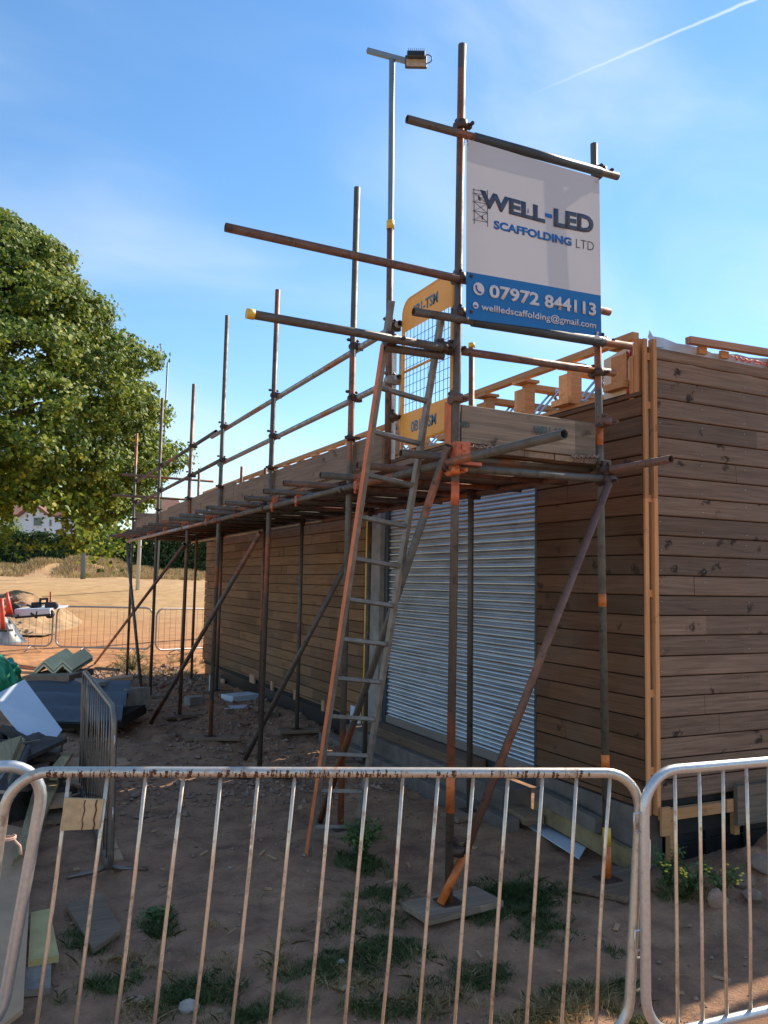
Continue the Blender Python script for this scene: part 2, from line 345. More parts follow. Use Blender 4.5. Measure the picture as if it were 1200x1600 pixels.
def leaf_mat(name, stops, tr=0.3, rough=0.5):
    k = Nd(name); g = k.n('ShaderNodeNewGeometry'); a = k.noise(None, 0.75, 3, 0.6)
    f = k.math('ADD', k.math('MULTIPLY', g.outputs['Random Per Island'], 0.55), k.math('MULTIPLY', a, 0.55))
    c = k.ramp(f, stops); k.col(c); k.set(rough, 0, 0.4)
    t = k.n('ShaderNodeBsdfTranslucent'); k.l(c, t.inputs[0]); m = k.n('ShaderNodeMixShader'); m.inputs[0].default_value = tr
    k.l(k.b.outputs[0], m.inputs[1]); k.l(t.outputs[0], m.inputs[2]); k.l(m.outputs[0], k.o.inputs[0]); return k.m
MT['leaf'] = leaf_mat('lime tree leaf', [(0.2, (0.035, 0.075, 0.012)), (0.48, (0.095, 0.16, 0.018)), (0.7, (0.24, 0.31, 0.03)), (0.92, (0.50, 0.43, 0.05))], 0.38, 0.6)
MT['hedge'] = leaf_mat('hedge leaf', [(0.2, (0.02, 0.045, 0.012)), (0.6, (0.045, 0.09, 0.02)), (0.9, (0.11, 0.16, 0.04))], 0.15)
MT['grass'] = leaf_mat('green grass blade', [(0.2, (0.05, 0.095, 0.03)), (0.6, (0.09, 0.15, 0.045)), (0.92, (0.28, 0.24, 0.11))], 0.25)
MT['straw'] = leaf_mat('dry grass blade', [(0.2, (0.30, 0.20, 0.10)), (0.6, (0.50, 0.36, 0.18)), (0.92, (0.24, 0.26, 0.10))], 0.25)
MT['weed'] = leaf_mat('weed leaf', [(0.2, (0.05, 0.10, 0.03)), (0.7, (0.12, 0.2, 0.06)), (0.95, (0.2, 0.26, 0.1))], 0.3)
MT['petal'] = plain('yellow petal', (0.75, 0.6, 0.08), 0.6)
MT['bark'] = plain('bark', (0.10, 0.075, 0.055), 0.9, 0, 0.4, 4, 0.8)
MT['stone'] = plain('broken brick and stone', (0.30, 0.19, 0.14), 0.9, 0, 0.35, 7, 0.6)
MT['stone_e'] = plain('earthy stone', (0.20, 0.145, 0.11), 0.95, 0, 0.35, 9, 0.8)
MT['rubble'] = plain('pale rubble', (0.33, 0.29, 0.25), 0.9, 0, 0.3, 9, 0.6)
MT['soil_mound'] = plain('sandy soil', (0.38, 0.24, 0.13), 0.95, 0, 0.45, 2.5, 0.9)
# ------------------------------------------------------------------ ground
def sstep(a, b, x): t = np.clip((x-a)/(b-a), 0, 1); return t*t*(3-2*t)
def hfield(x, y):
    x = np.asarray(x, float); y = np.asarray(y, float)
    d = x*math.sin(HEAD) + y*math.cos(HEAD)
    h = 1.72*sstep(21, 47, d)
    near = 1 - sstep(18, 30, d)
    h = h + near*(0.018*np.sin(1.7*x+0.6*y+1)*np.cos(1.3*y-0.5*x) + 0.010*np.sin(5.1*x+2.0)*np.sin(4.3*y+0.7*x))
    h = h + (0.24+0.05*np.sin(x*13)+0.04*np.sin(x*23+y*17))*np.exp(-(((x-4.95)/0.50)**2+((y-3.85)/0.20)**2))            # heaped soil at the front wall
    h = h + 0.05*np.exp(-(((x-3.3)/0.25)**2+((y-6.9)/1.2)**2))
    # wild grass bank in front of the hedge
    bank = sstep(47, 51, d)*(1-sstep(60, 66, d)); lat = x*math.cos(HEAD)-y*math.sin(HEAD)
    h = h + bank*(0.12+0.85*np.exp(-((lat+20)/5.0)**2)+0.25*np.sin(lat*0.9)*0.5+0.12*np.sin(lat*2.3+1))
    return h
def axis(lo, hi, a, b, fine, grow=1.13):
    m = list(np.arange(a, b+1e-6, fine)); s = fine; v = b
    while v < hi: s *= grow; v += s; m.append(v)
    s = fine; v = a; pre = []
    while v > lo: s *= grow; v -= s; pre.append(v)
    return np.array(pre[::-1]+m)
def value_noise(x, y, seed=0):
    r = np.random.default_rng(seed); T = r.random((256, 256))
    xi = np.floor(x).astype(int); yi = np.floor(y).astype(int); fx = x-xi; fy = y-yi
    fx = fx*fx*(3-2*fx); fy = fy*fy*(3-2*fy)
    a = T[xi % 256, yi % 256]; b = T[(xi+1) % 256, yi % 256]; c = T[xi % 256, (yi+1) % 256]; d = T[(xi+1) % 256, (yi+1) % 256]
    return (a*(1-fx)+b*fx)*(1-fy)+(c*(1-fx)+d*fx)*fy
def ground_z(x, y):
    h = hfield(x, y); d = np.asarray(x)*math.sin(HEAD)+np.asarray(y)*math.cos(HEAD); k = 1-sstep(12, 26, d)
    h = h + k*(0.045*(value_noise(x*2.1+40, y*2.1+40, 1)-0.5)+0.024*(value_noise(x*6.5+40, y*6.5+40, 2)-0.5)+0.010*(value_noise(x*17+80, y*17+80, 3)-0.5))
    h = h - k*0.035*sstep(0.62, 0.8, value_noise(np.asarray(x)*3.4+np.asarray(y)*0.8+11, np.asarray(y)*1.5+70, 21)) + k*0.012*sstep(0.55, 0.75, value_noise(np.asarray(x)*11+5, np.asarray(y)*9+5, 22))
    rough = np.exp(-((np.asarray(x)-2.6)/1.7)**2)*sstep(6.0, 8.0, np.asarray(y))*(1-sstep(12, 14.5, np.asarray(y)))
    return h + rough*(0.05*(value_noise(x*5+9, y*5+9, 4)-0.5)+0.03*(value_noise(x*15+9, y*15+9, 5)-0.5))
def gz(x, y): return float(ground_z(np.array([x]), np.array([y]))[0])
def build_ground():
    xs = axis(-420, 420, -1.5, 6.5, 0.045); ys = axis(-60, 620, 2.0, 15.0, 0.045)
    X, Y = np.meshgrid(xs, ys); Z = ground_z(X, Y)
    nx, ny = len(xs), len(ys); V = np.stack([X, Y, Z], -1).reshape(-1, 3)
    i = np.arange((ny-1)*(nx-1)); r = i//(nx-1); c = i % (nx-1); a = r*nx+c
    Fc = np.stack([a, a+1, a+nx+1, a+nx], -1)
    me = bpy.data.meshes.new('ground'); me.vertices.add(len(V)); me.vertices.foreach_set('co', V.reshape(-1).astype(np.float32))
    me.loops.add(Fc.size); me.loops.foreach_set('vertex_index', Fc.reshape(-1).astype(np.int32))
    me.polygons.add(len(Fc)); me.polygons.foreach_set('loop_start', np.arange(0, Fc.size, 4, dtype=np.int32)); me.polygons.foreach_set('loop_total', np.full(len(Fc), 4, dtype=np.int32))
    me.polygons.foreach_set('use_smooth', np.ones(len(Fc), dtype=bool)); me.update()
    k = Nd('red sandy soil'); big = k.noise(None, 0.45, 4, 0.6); med = k.noise(None, 4.5, 6, 0.65); fin = k.noise(None, 55, 5, 0.7)
    soil = k.ramp(med, [(0.28, (0.19, 0.105, 0.068)), (0.5, (0.38, 0.215, 0.13)), (0.72, (0.52, 0.30, 0.18))])
    soil = k.mix(k.mr(fin, 0.3, 0.75, 0.0, 0.45), soil, (0.20, 0.125, 0.085))
    sp = k.n('ShaderNodeSeparateXYZ'); k.l(k.tc.outputs['Object'], sp.inputs[0])
    dd = k.math('ADD', k.math('MULTIPLY', sp.outputs[0], math.sin(HEAD)), k.math('MULTIPLY', sp.outputs[1], math.cos(HEAD)))
    straw = k.ramp(k.noise(None, 1.6, 5, 0.6), [(0.3, (0.40, 0.245, 0.12)), (0.7, (0.56, 0.37, 0.19))])
    pinkish = k.mix(k.mr(k.noise(k.mapping((0.5, 2.2, 1)), 1.0, 5, 0.7), 0.35, 0.68), (0.34, 0.15, 0.07), (0.60, 0.31, 0.14))
    midf = k.math('MULTIPLY', k.mr(dd, 12.5, 15, 0, 1), 1.0)
    c = k.mix(midf, soil, pinkish)
    c = k.mix(k.mr(k.math('ADD', dd, k.math('MULTIPLY', k.math('SUBTRACT', big, 0.5), 9)), 23, 33), c, straw)
    dry = k.ramp(k.noise(None, 0.7, 6, 0.7), [(0.3, (0.36, 0.25, 0.12)), (0.5, (0.45, 0.30, 0.15)), (0.65, (0.30, 0.15, 0.09)), (0.75, (0.25, 0.24, 0.09))])
    c = k.mix(k.mr(dd, 45, 48.5), c, dry)
    grit = k.n('ShaderNodeTexVoronoi'); grit.inputs['Scale'].default_value = 42; k.l(k.mapping((1,1,1)), grit.inputs['Vector'])
    gm = k.math('MULTIPLY', k.mr(grit.outputs['Distance'], 0.10, 0.2, 1, 0), k.mr(k.noise(None, 2.0, 3), 0.5, 0.62)); c = k.mix(gm, c, (0.42, 0.34, 0.27))
    dmp = k.mr(k.noise(k.mapping((1.0, 1.0, 1.0), loc=(3, 7, 0)), 1.7, 5, 0.62, 0.6), 0.52, 0.68, 0, 0.45); c = k.mix(dmp, c, k.mix(0.5, c, (0.14, 0.085, 0.06)))
    k.col(c); k.set(0.95, 0, 0.15)
    k.bump(k.math('ADD', k.math('MULTIPLY', fin, 0.6), k.math('ADD', med, k.math('MULTIPLY', gm, 0.5))), 0.8, 0.03)
    tag(link('ground', me, k.m), kind='structure')
build_ground()
# ------------------------------------------------------------------ timber building
XW = 3.97; YC = 4.17; YE = 16.15; XE = 10.2
bld = thing('timber_building', (XW, YC, 0), 'unfinished single storey building clad in brown timber boards with open roof joists', 'building')
Xv0, Yv0, Zv0 = Vector((1, 0, 0)), Vector((0, 1, 0)), Vector((0, 0, 1))
def boards(name, axis_, plane, a, b, z0, z1, mat, out, th=0.022, jit=0.002, ragged=0.0, lengths=2.6):
    m = MB(); k0 = int(math.floor((z0-ZB0)/PITCHB)); k = k0
    while ZB0+k*PITCHB < z1-0.005:
        lo = max(z0, ZB0+k*PITCHB); hi = min(z1, ZB0+(k+1)*PITCHB)-0.007
        if hi-lo > 0.015:
            cuts = [a]; c = a+random.uniform(0.3, lengths)
            while c < b-0.25: cuts.append(c); c += lengths*random.uniform(0.6, 1.1)
            cuts.append(b)
            for s, e in zip(cuts[:-1], cuts[1:]):
                j = random.uniform(-jit, jit); s2 = s+(0 if s == a else 0.0015); e2 = e-0.0015+(random.uniform(-ragged, 0) if e == b else 0)
                t0, t1 = plane+out*(0.0+j), plane-out*th
                # a weatherboard: face tilts slightly, chamfered lower edge
                tilt = out*0.006
                if axis_ == 'Y':
                    P = [(t0-tilt, s2, hi), (t0, s2, lo+0.006), (t0-out*0.007, s2, lo), (t1, s2, lo), (t1, s2, hi)]
                    Q = [(x, e2, z) for x, _, z in P]
                else:
                    P = [(s2, t0-tilt, hi), (s2, t0, lo+0.006), (s2, t0-out*0.007, lo), (s2, t1, lo), (s2, t1, hi)]
                    Q = [(e2, y, z) for _, y, z in P]
                A = [m.bm.verts.new(p) for p in P]; B = [m.bm.verts.new(q) for q in Q]
                m.bm.faces.new(A); m.bm.faces.new(B[::-1])
                for i in range(5): m.bm.faces.new((A[i], B[i], B[(i+1) % 5], A[(i+1) % 5]))
        k += 1
    return m.build(name, mat, bld)
# cladding; the outer faces: front wall looks to -Y, long wall looks to -X
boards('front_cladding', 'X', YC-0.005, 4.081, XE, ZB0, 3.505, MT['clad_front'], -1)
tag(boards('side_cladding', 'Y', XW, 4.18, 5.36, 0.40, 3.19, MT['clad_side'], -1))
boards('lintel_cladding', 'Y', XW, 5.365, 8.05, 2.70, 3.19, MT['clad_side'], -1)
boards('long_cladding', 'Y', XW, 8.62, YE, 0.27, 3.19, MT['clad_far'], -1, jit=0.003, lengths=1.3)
m = MB(); m.box((XW+0.03, 4.26, 0.2), (XW+0.16, 5.36, 3.2)); m.box((XW+0.03, 5.362, 2.64), (XW+0.16, 8.6, 3.2)); m.box((XW+0.03, 8.62, 0.2), (XW+0.16, YE-0.03, 3.2))
m.box((XW+0.165, 4.20, 0.2), (XE-0.05, 4.30, 3.49)); m.box((XE-0.16, 4.302, 0.1), (XE-0.05, YE-0.03, 3.2)); m.box((XW+0.17, YE-0.16, 0.1), (XE-0.17, YE-0.03, 3.2))
m.build('sheathing', MT['dark'], bld)
# plinth
m = MB(); m.box((XW+0.05, 8.62, -0.3), (XW+0.2, YE-0.05, 0.34)); m.box((4.20, YC+0.06, -0.3), (XE-0.1, YC+0.2, 0.43)); m.box((XW+0.09, 4.25, -0.3), (XW+0.2, 5.4, 0.1))
for i in range(16):
    a = 4.2+i*0.37; m.beam((a, YC+0.055, 0.42), (a+0.02, YC+0.05, -0.1), 0.05, 0.012, (0, 1, 0))
m.beam((4.2, YC+0.045, 0.13), (XE-0.2, YC+0.045, 0.16), 0.012, 0.012)
m.build('plinth', MT['plinth'], bld)
m = MB(); m.box((3.99, 4.215, -0.2), (4.16, 4.26, 0.34)); m.box((XW+0.015, 4.262, 0.08), (XW+0.085, 5.36, 0.385)); m.build('blockwork', MT['concrete_dk'], bld)
m = MB(); kz = 0
while ZB0+kz*PITCHB < 3.38:
    z = ZB0+kz*PITCHB+0.035+random.uniform(-0.004, 0.004)
    for x in (4.12, 4.52, 4.95, 5.38): m.obox((x+random.uniform(-0.01, 0.01), YC-0.0075, z+random.choice([0, 0.06])), Xv0, Yv0, Zv0, 0.005, 0.005, 0.005)
    kz += 1
tag(m.build('nail_heads', MT['metal_web'], bld), kind='stuff')
CX0, CX1 = 3.982, 4.046
# corner battens with noggins and the membrane between them
m = MB(); m.box((CX0, 4.158, 0.36), (CX0+0.030, 4.176, 3.545)); m.box((CX1, 4.14, 0.36), (CX1+0.033, 4.185, 3.545))
for z in (0.62, 1.12, 1.78, 2.42, 3.06, 3.40): m.box((CX0+0.032, 4.162, z), (CX1-0.002, 4.176, z+0.05))
m.build('corner_batten', MT['pine_z'], bld)
m = MB(); m.box((4.0, 4.184, 0.36), (4.09, 4.19, 3.5)); m.build('corner_backing', MT['dark'], bld)
m = MB(); m.tube([(4.027, 4.178, 0.4), (4.025, 4.179, 1.9), (4.028, 4.177, 3.38)], 0.009, 8); m.build('corner_pipe', MT['block'], bld)
# front wall foot: pine bearer with leg blocks and a dark loose board
m = MB(); m.box((4.075, 4.12, 0.325), (4.70, 4.164, 0.395)); m.box((4.045, 4.098, 0.24), (4.12, 4.118, 0.42)); m.box((4.13, 4.112, 0.06), (4.18, 4.155, 0.322)); m.box((4.64, 4.10, 0.33), (4.70, 4.118, 0.415)); m.box((4.72, 4.11, 0.17), (4.765, 4.15, 0.40))
m.build('bearer', MT['pine_x'], bld)
m = MB(); m.box((4.71, 4.075, 0.24), (5.9, 4.108, 0.50)); m.build('skirting_board', MT['board_x'], bld)
# silver membrane strip and printed lettering over the front wall, rafter above
m = MB()
n = 40
for i in range(n):
    x0 = 4.08+i*0.12; x1 = x0+0.12; h0 = 3.572+0.014*math.sin(x0*5)+0.01*math.sin(x0*17); h1 = 3.572+0.014*math.sin(x1*5)+0.01*math.sin(x1*17)
    y0 = 4.185+0.008*math.sin(x0*11); y1 = 4.185+0.008*math.sin(x1*11)
    A = [m.bm.verts.new(p) for p in ((x0, y0, 3.41), (x1, y1, 3.41), (x1, y1+0.012, h1), (x0, y0+0.012, h0))]; m.bm.faces.new(A)
    B = [m.bm.verts.new((v.co.x, v.co.y+0.01, v.co.z)) for v in A]; m.bm.faces.new(B[::-1])
o = m.build('membrane', MT['membrane'], bld, True)
m = MB(); m.poly([(4.045, 4.165, 3.53), (4.075, 4.17, 3.55), (4.06, 4.18, 3.61), (4.035, 4.175, 3.57)], 0.004); m.poly([(4.06, 4.19, 3.5), (4.20, 4.19, 3.52), (4.12, 4.2, 3.57), (4.062, 4.19, 3.62)], 0.004); m.build('membrane_flap', MT['membrane'], bld)
for x in (4.50, 4.72, 5.22): MB().box((x, 4.155, 3.512), (x+0.075, 4.18, 3.56+random.uniform(0, 0.02))).build('packer', MT['pine_x'], bld)
p = onY(1075, 531.5, 4.1); q = onY(1198, 551, 4.1); dd_ = (q-p).normalized()
m = MB(); m.beam(p, p+dd_*4.5, 0.05, 0.048, mi=0); m.build('rafter', MT['pine_pink'], bld)
# top plates, long top rail, posi joists
m = MB(); m.box((4.02, 4.30, 3.2), (4.16, YE-0.1, 3.235)); m.build('wall_plate', MT['pine_y'], bld)
m = MB(); m.box((4.07, 4.36, 3.605), (4.13, YE+0.9, 3.66), bev=0.002); m.build('roof_rail', MT['pine_y'], bld)
m = MB(); m.box((3.985, 4.215, 3.15), (4.06, 4.26, 3.56)); m.box((3.98, 4.262, 3.10), (4.0, 4.30, 3.45)); m.build('corner_post', MT['pine_z'], bld)
m = MB(); m.poly([(4.02, 4.275, 3.12), (4.02, 4.60, 3.12), (4.02, 4.60, 3.50), (4.02, 4.275, 3.55)], 0.01); m.build('printed_wrap', MT['membrane_w'], bld)
def joist(y):
    j = MB(); j.box((4.06, y+0.06, 3.24), (XE-0.2, y+0.157, 3.287)); j.box((4.06, y+0.06, 3.495), (XE-0.2, y+0.157, 3.542))
    j.box((4.0, y+0.03, 3.292), (4.10, y+0.185, 3.49)); j.box((3.985, y+0.02, 3.545), (4.14, y+0.20, 3.568)); j.box((3.945, y, 3.238), (4.058, y+0.21, 3.285))
    o = j.build('roof_joist', MT['pine_x'], bld)
    w = MB(); x = 4.14; s = 1
    while x < XE-0.7:
        for yy in (y+0.057, y+0.160):
            a = (x, yy, 3.27 if s > 0 else 3.51); b = (x+0.22, yy, 3.51 if s > 0 else 3.27); w.beam(a, b, 0.010, 0.030, (0, 1, 0))
            w.box((x-0.05, yy-0.003, a[2]-0.02), (x+0.05, yy+0.003, a[2]+0.02))
        x += 0.24; s = -s
    w.build('joist_web', MT['metal_web'], o)
y = 4.32
while y < YE-0.3: joist(y); y += 0.6
# roller shutter
def shutter():
    m = MB(); prof = []; z = 0.36; P = 0.0735
    while z < 2.66:
        jx = random.uniform(-0.0012, 0.0012)
        for a in range(11):
            t = a/11; prof.append((XW+0.047+jx-(0.014*math.sin(math.pi*t/0.64) if t < 0.64 else 0.007*math.sin(math.pi*(t-0.64)/0.36)), z+t*P))
        z += P
    ya, yb = 5.37, 8.06; A = [m.bm.verts.new((x, ya, zz)) for x, zz in prof]; B = [m.bm.verts.new((x, yb, zz)) for x, zz in prof]
    for i in range(len(prof)-1):
        f = m.bm.faces.new((A[i], B[i], B[i+1], A[i+1])); f.smooth = False
    k = Nd('galvanised shutter steel'); nz = k.noise(k.mapping((1, 0.6, 6)), 3, 5, 0.6); dust = k.noise(k.mapping((1, 1, 1)), 2.2, 6, 0.7, 0.5); k.col(k.mix(k.mr(dust, 0.5, 0.75, 0, 0.45), k.ramp(nz, [(0.3, (0.40, 0.44, 0.48)), (0.7, (0.60, 0.64, 0.68))]), (0.26, 0.22, 0.18))); k.set(0.3, 0.9)
    k.l(k.mr(nz, 0.3, 0.7, 0.30, 0.42), k.b.inputs['Roughness'])
    m.build('roller_shutter', k.m, bld)
    MB().box((XW+0.02, 8.06, 0.3), (XW+0.09, 8.14, 2.69)).build('guide_rail', MT['slate'], bld); MB().box((XW+0.0, 5.345, 0.36), (XW+0.06, 5.372, 2.66)).build('guide_rail', MT['slate'], bld)
    m = MB(); m.box((XW+0.024, 5.375, 0.345), (XW+0.052, 8.055, 0.425), bev=0.003); m.box((XW+0.012, 6.62, 0.365), (XW+0.023, 6.74, 0.41)); m.build('bottom_rail', MT['galv_dull'], bld)
    m = MB(); m.box((XW-0.03, 8.16, 0.25), (XW+0.05, 8.45, 2.69), bev=0.004); m.build('door_post', MT['concrete'], bld)
    m = MB(); m.box((XW-0.02, 8.50, 0.25), (XW+0.03, 8.56, 2.69)); m.build('edge_strip', MT['cap'], bld)
    m = MB(); m.box((XW+0.05, 5.37, 0.26), (XW+0.12, 8.6, 0.358)); m.build('door_sill', MT['slate'], bld)
shutter()
m = MB(); m.box((3.72, 5.45, -0.1), (XW+0.04, 8.62, 0.245), bev=0.01); m.box((3.60, 5.2, -0.1), (3.717, 9.0, 0.10), bev=0.008)
tag(m.build('door_step', MT['concrete_dk'], bld))
m = MB(); m.box((3.80, 6.1, 0.248), (XW+0.03, 8.15, 0.335), bev=0.004); m.build('threshold_timber', MT['board_y'], bld)
# small packers under the far cladding
for px, py in ((347, 1066), (394, 1060), (425, 1071), (461, 1085), (505, 1102), (536, 1112)):
    c = onX(px, py, XW-0.012); s = 0.1 if px < 400 else 0.035
    MB().box((c.x-0.01, c.y-s*1.2, c.z-0.07), (c.x+0.02, c.y+s*1.2, c.z+0.06)).build('packer', MT['ply'], bld)
# ------------------------------------------------------------------ lettering
def lettering(body, P00, P10, P01, mat, parent, name='lettering', bold=0.0, th=0.0004, space=1.0):
    """text mesh mapped so that its box runs P00->P10 (width) and P00->P01 (height)"""
    cu_ = bpy.data.curves.new('t', 'FONT'); cu_.body = body; cu_.size = 1; cu_.offset = bold; cu_.resolution_u = 3; cu_.space_character = space
    o = bpy.data.objects.new('t', cu_); C.objects.link(o); dg = bpy.context.evaluated_depsgraph_get(); dg.update()
    me = bpy.data.meshes.new_from_object(o.evaluated_get(dg)); C.objects.unlink(o); bpy.data.objects.remove(o); bpy.data.curves.remove(cu_)
    co = np.empty(len(me.vertices)*3); me.vertices.foreach_get('co', co); co = co.reshape(-1, 3); mn = co.min(0); mx = co.max(0)
    uv = (co-mn)/np.maximum(mx-mn, 1e-6); P00 = Vector(P00); U = Vector(P10)-P00; W = Vector(P01)-P00; nrm = U.cross(W).normalized()
    bm = bmesh.new(); bm.from_mesh(me)
    for v, (a, b, _) in zip(bm.verts, uv): v.co = P00 + U*a + W*b
    g = bmesh.ops.extrude_face_region(bm, geom=bm.faces[:])
    for e in g['geom']:
        if isinstance(e, bmesh.types.BMVert): e.co += nrm*th
    bmesh.ops.recalc_face_normals(bm, faces=bm.faces[:])
    bm.to_mesh(me); bm.free(); me.materials.clear()
    return link(name, me, mat, parent)
lettering('Housewr', (5.62, 4.173, 3.515), (4.83, 4.173, 3.515), (5.62, 4.173, 3.565), MT['red'], bld, 'wrap_lettering', 0.01)
lettering('SM', (4.013, 4.42, 3.40), (4.013, 4.30, 3.44), (4.013, 4.42, 3.49), MT['red'], bld, 'wrap_lettering', 0.02)
m = MB(); m.tube([(4.011, 4.31, 3.40), (4.011, 4.315, 3.28), (4.011, 4.36, 3.17)], 0.014, 6, hollow=False); m.build('wrap_lettering', MT['red'], bld)
# ------------------------------------------------------------------ scaffold
sc = thing('scaffold', (2.45, 4.1, 0), 'long rusty tube and board scaffold standing along the timber building', 'scaffolding')
TR = 0.02415
SEGS = 14
tm = ['tube_a', 'tube_b', 'tube_a', 'tube_b', 'tube_c', 'tube_a', 'tube_b']
def tb(name, p, q, mat, r=TR): return MB().tube([p, q], r, SEGS).build(name, MT[mat], sc)
def standard(bp, tp, X=None, Yd=None, mat='tube_a', zb=0.03):
    """upright tube from its foot pixel to its head pixel, in the row at X"""
    t = onX(tp[0], tp[1], X); b = onX(bp[0], bp[1], X); b = Vector((b.x, b.y+(t.y-b.y)*0.0, gz(b.x, b.y)+zb)) if zb is not None else b
    tb('standard', b, t, mat); return b, t
XO, XI = 2.45, 3.55
YO = [4.10, 5.61, 7.45, 9.35, 11.0, 13.2, 15.45]
outer_top = [(722, 70), (558, 293), (434, 453), (355, 493), (303, 600), (254, 622), (214, 677)]
outer_bot = [(2.46, 4.12), (2.44, 5.63), (2.45, 7.60), (2.45, 9.45), (2.46, 11.12), (2.44, 13.15), (2.46, 15.55)]
feet = []
for i, (tp, (bx, by)) in enumerate(zip(outer_top, outer_bot)):
    t = onX(tp[0], tp[1], XO); b = Vector((bx, by, gz(bx, by)+0.045)); feet.append(b); tb('standard', b, t, tm[i])
inner = [((3.565, 4.07), onX(928, 225, XI), 'tube_b'), ((3.56, 5.66), onX(737, 540, XI), 'tube_a'), ((3.55, 7.62), Vector((XI, 7.6, 2.68)), 'tube_a'),
         ((3.56, 9.62), Vector((XI, 9.6, 2.75)), 'tube_b'), ((3.56, 11.1), onX(415, 731, XI), 'tube_c'), ((3.55, 12.4), onX(378, 729, XI), 'tube_c'), ((3.55, 13.4), Vector((XI, 13.4, 2.7)), 'tube_a'), ((3.55, 15.2), Vector((XI, 15.2, 3.9)), 'tube_c')]
for (bx, by), t, mt in inner:
    if (bx, by) == (3.55, 12.4): tb('standard', (bx, by, 2.68), t, mt); continue
    b = Vector((bx, by, gz(bx, by)+0.045)); feet.append(b); tb('standard', b, t, mt)
# puncheon at the ladder bay with its yellow cap
pt = onX(610, 352, XO); pb = Vector((XO+0.005, 4.99, 2.62)); tb('standard', pb, pt, 'tube_c'); MB().tube([pt-Vector((0, 0, 0.03)), pt+Vector((0, 0, 0.03))], 0.028, SEGS, hollow=False).build('end_cap', MT['cap'], sc)
it = onX(737, 540, XI); MB().tube([it-Vector((0, 0, 0.02)), it+Vector((0, 0, 0.02))], 0.028, SEGS, hollow=False).build('end_cap', MT['cap'], sc)
# long guard rails outside the uprights, ledgers
tb('guard_rail', (XO+0.052, 4.93, 3.63), (XO+0.052, 10.1, 3.62), 'tube_d'); tb('guard_rail', (XO+0.052, 9.9, 3.66), (XO+0.052, 15.6, 3.62), 'tube_b')
tb('guard_rail', (XO+0.052, 4.93, 3.25), (XO+0.052, 9.7, 3.22), 'tube_d'); tb('guard_rail', (XO+0.052, 9.5, 3.27), (XO+0.052, 15.7, 3.20), 'tube_b')
tb('ledger', (XO-0.052, 3.02, 2.55), (XO-0.052, 9.9, 2.52), 'tube_b'); tb('ledger', (XO-0.052, 9.92, 2.52), (XO-0.052, 15.75, 2.51), 'tube_d')
tb('ledger', (XI+0.052, 3.55, 2.60), (XI+0.052, 9.0, 2.56), 'tube_c'); tb('ledger', (XI+0.052, 9.02, 2.56), (XI+0.052, 15.75, 2.55), 'tube_d')
# cross tubes of the end frame
a, b = onY(352, 355, 4.05), onY(952, 488, 4.05); tb('guard_rail', a, b, 'tube_c')
a, b = onY(387, 490, 4.05), onY(690, 543, 4.05); tb('guard_rail', a, b, 'tube_a')
d = (a-b).normalized(); MB().tube([a-d*0.035, a+d*0.006], 0.0275, SEGS, hollow=False).build('end_cap', MT['cap'], sc)
tb('guard_rail', (2.28, 4.155, 3.24), onY(960, 583, 4.155), 'tube_c'); tb('guard_rail', (2.0, 4.13, 3.185), (2.37, 4.10, 3.18), 'tube_a')
a, b = onY(636, 186, 4.045), onY(965, 276, 4.045); tb('sign_rail', a, b, 'tube_a'); SR1 = (a, b)
a, b = onY(646, 487, 4.045), onY(985, 541, 4.045); tb('sign_rail', a, b, 'tube_a'); SR2 = (a, b)
tb('transom', (2.38, 4.05, 2.515), (3.62, 4.05, 2.53), 'tube_b')
tb('transom', (2.16, 4.22, 2.60), (3.75, 4.24, 2.62), 'tube_a')
for y in (4.75, 5.35, 5.95, 6.6, 7.25, 7.85, 8.5, 9.1, 9.75, 10.4, 11.05, 11.7, 12.3, 12.95, 13.6, 14.3, 15.0, 15.6):
    tb('transom', (2.05+random.uniform(-0.02, 0.09), y, 2.59), (3.80, y+random.uniform(-0.03, 0.03), 2.60), random.choice(['tube_a', 'tube_a', 'tube_b', 'tube_c']))
# far end rails
tb('guard_rail', (2.2, 15.5, 3.72), (3.9, 15.5, 3.71), 'tube_c'); tb('guard_rail', (2.05, 15.5, 3.33), (3.72, 15.5, 3.33), 'tube_c')
# braces
a = Vector((2.375, 4.04, 2.64)); b = gnd(500, 1288); tb('brace', a, (b.x, b.y, gz(b.x, b.y)+0.01), 'tube_b')
a = Vector((3.53, 4.0, 2.50)); b = gnd(688, 1432); cpt = a.lerp(b, 0.87); tb('brace', a, cpt, 'tube_c'); tag(MB().tube([cpt, (b.x, b.y, 0.07)], TR, SEGS).build('brace', MT['orange'], sc), 'bright orange lower end of the brace')
a = onX(407, 832, 2.40); b = gnd(235, 1131); tb('brace', a, b, 'tube_a')
a = onX(548, 868, 3.0); b = gnd(383, 1186); tb('brace', a, b, 'tube_a')
a = onX(289, 850, 2.40); b = gnd(148, 1037); tb('brace', a, b, 'tube_c')
a = onX(198, 850, 2.1); b = gnd(222, 1086); tb('brace', a, b, 'tube_b')
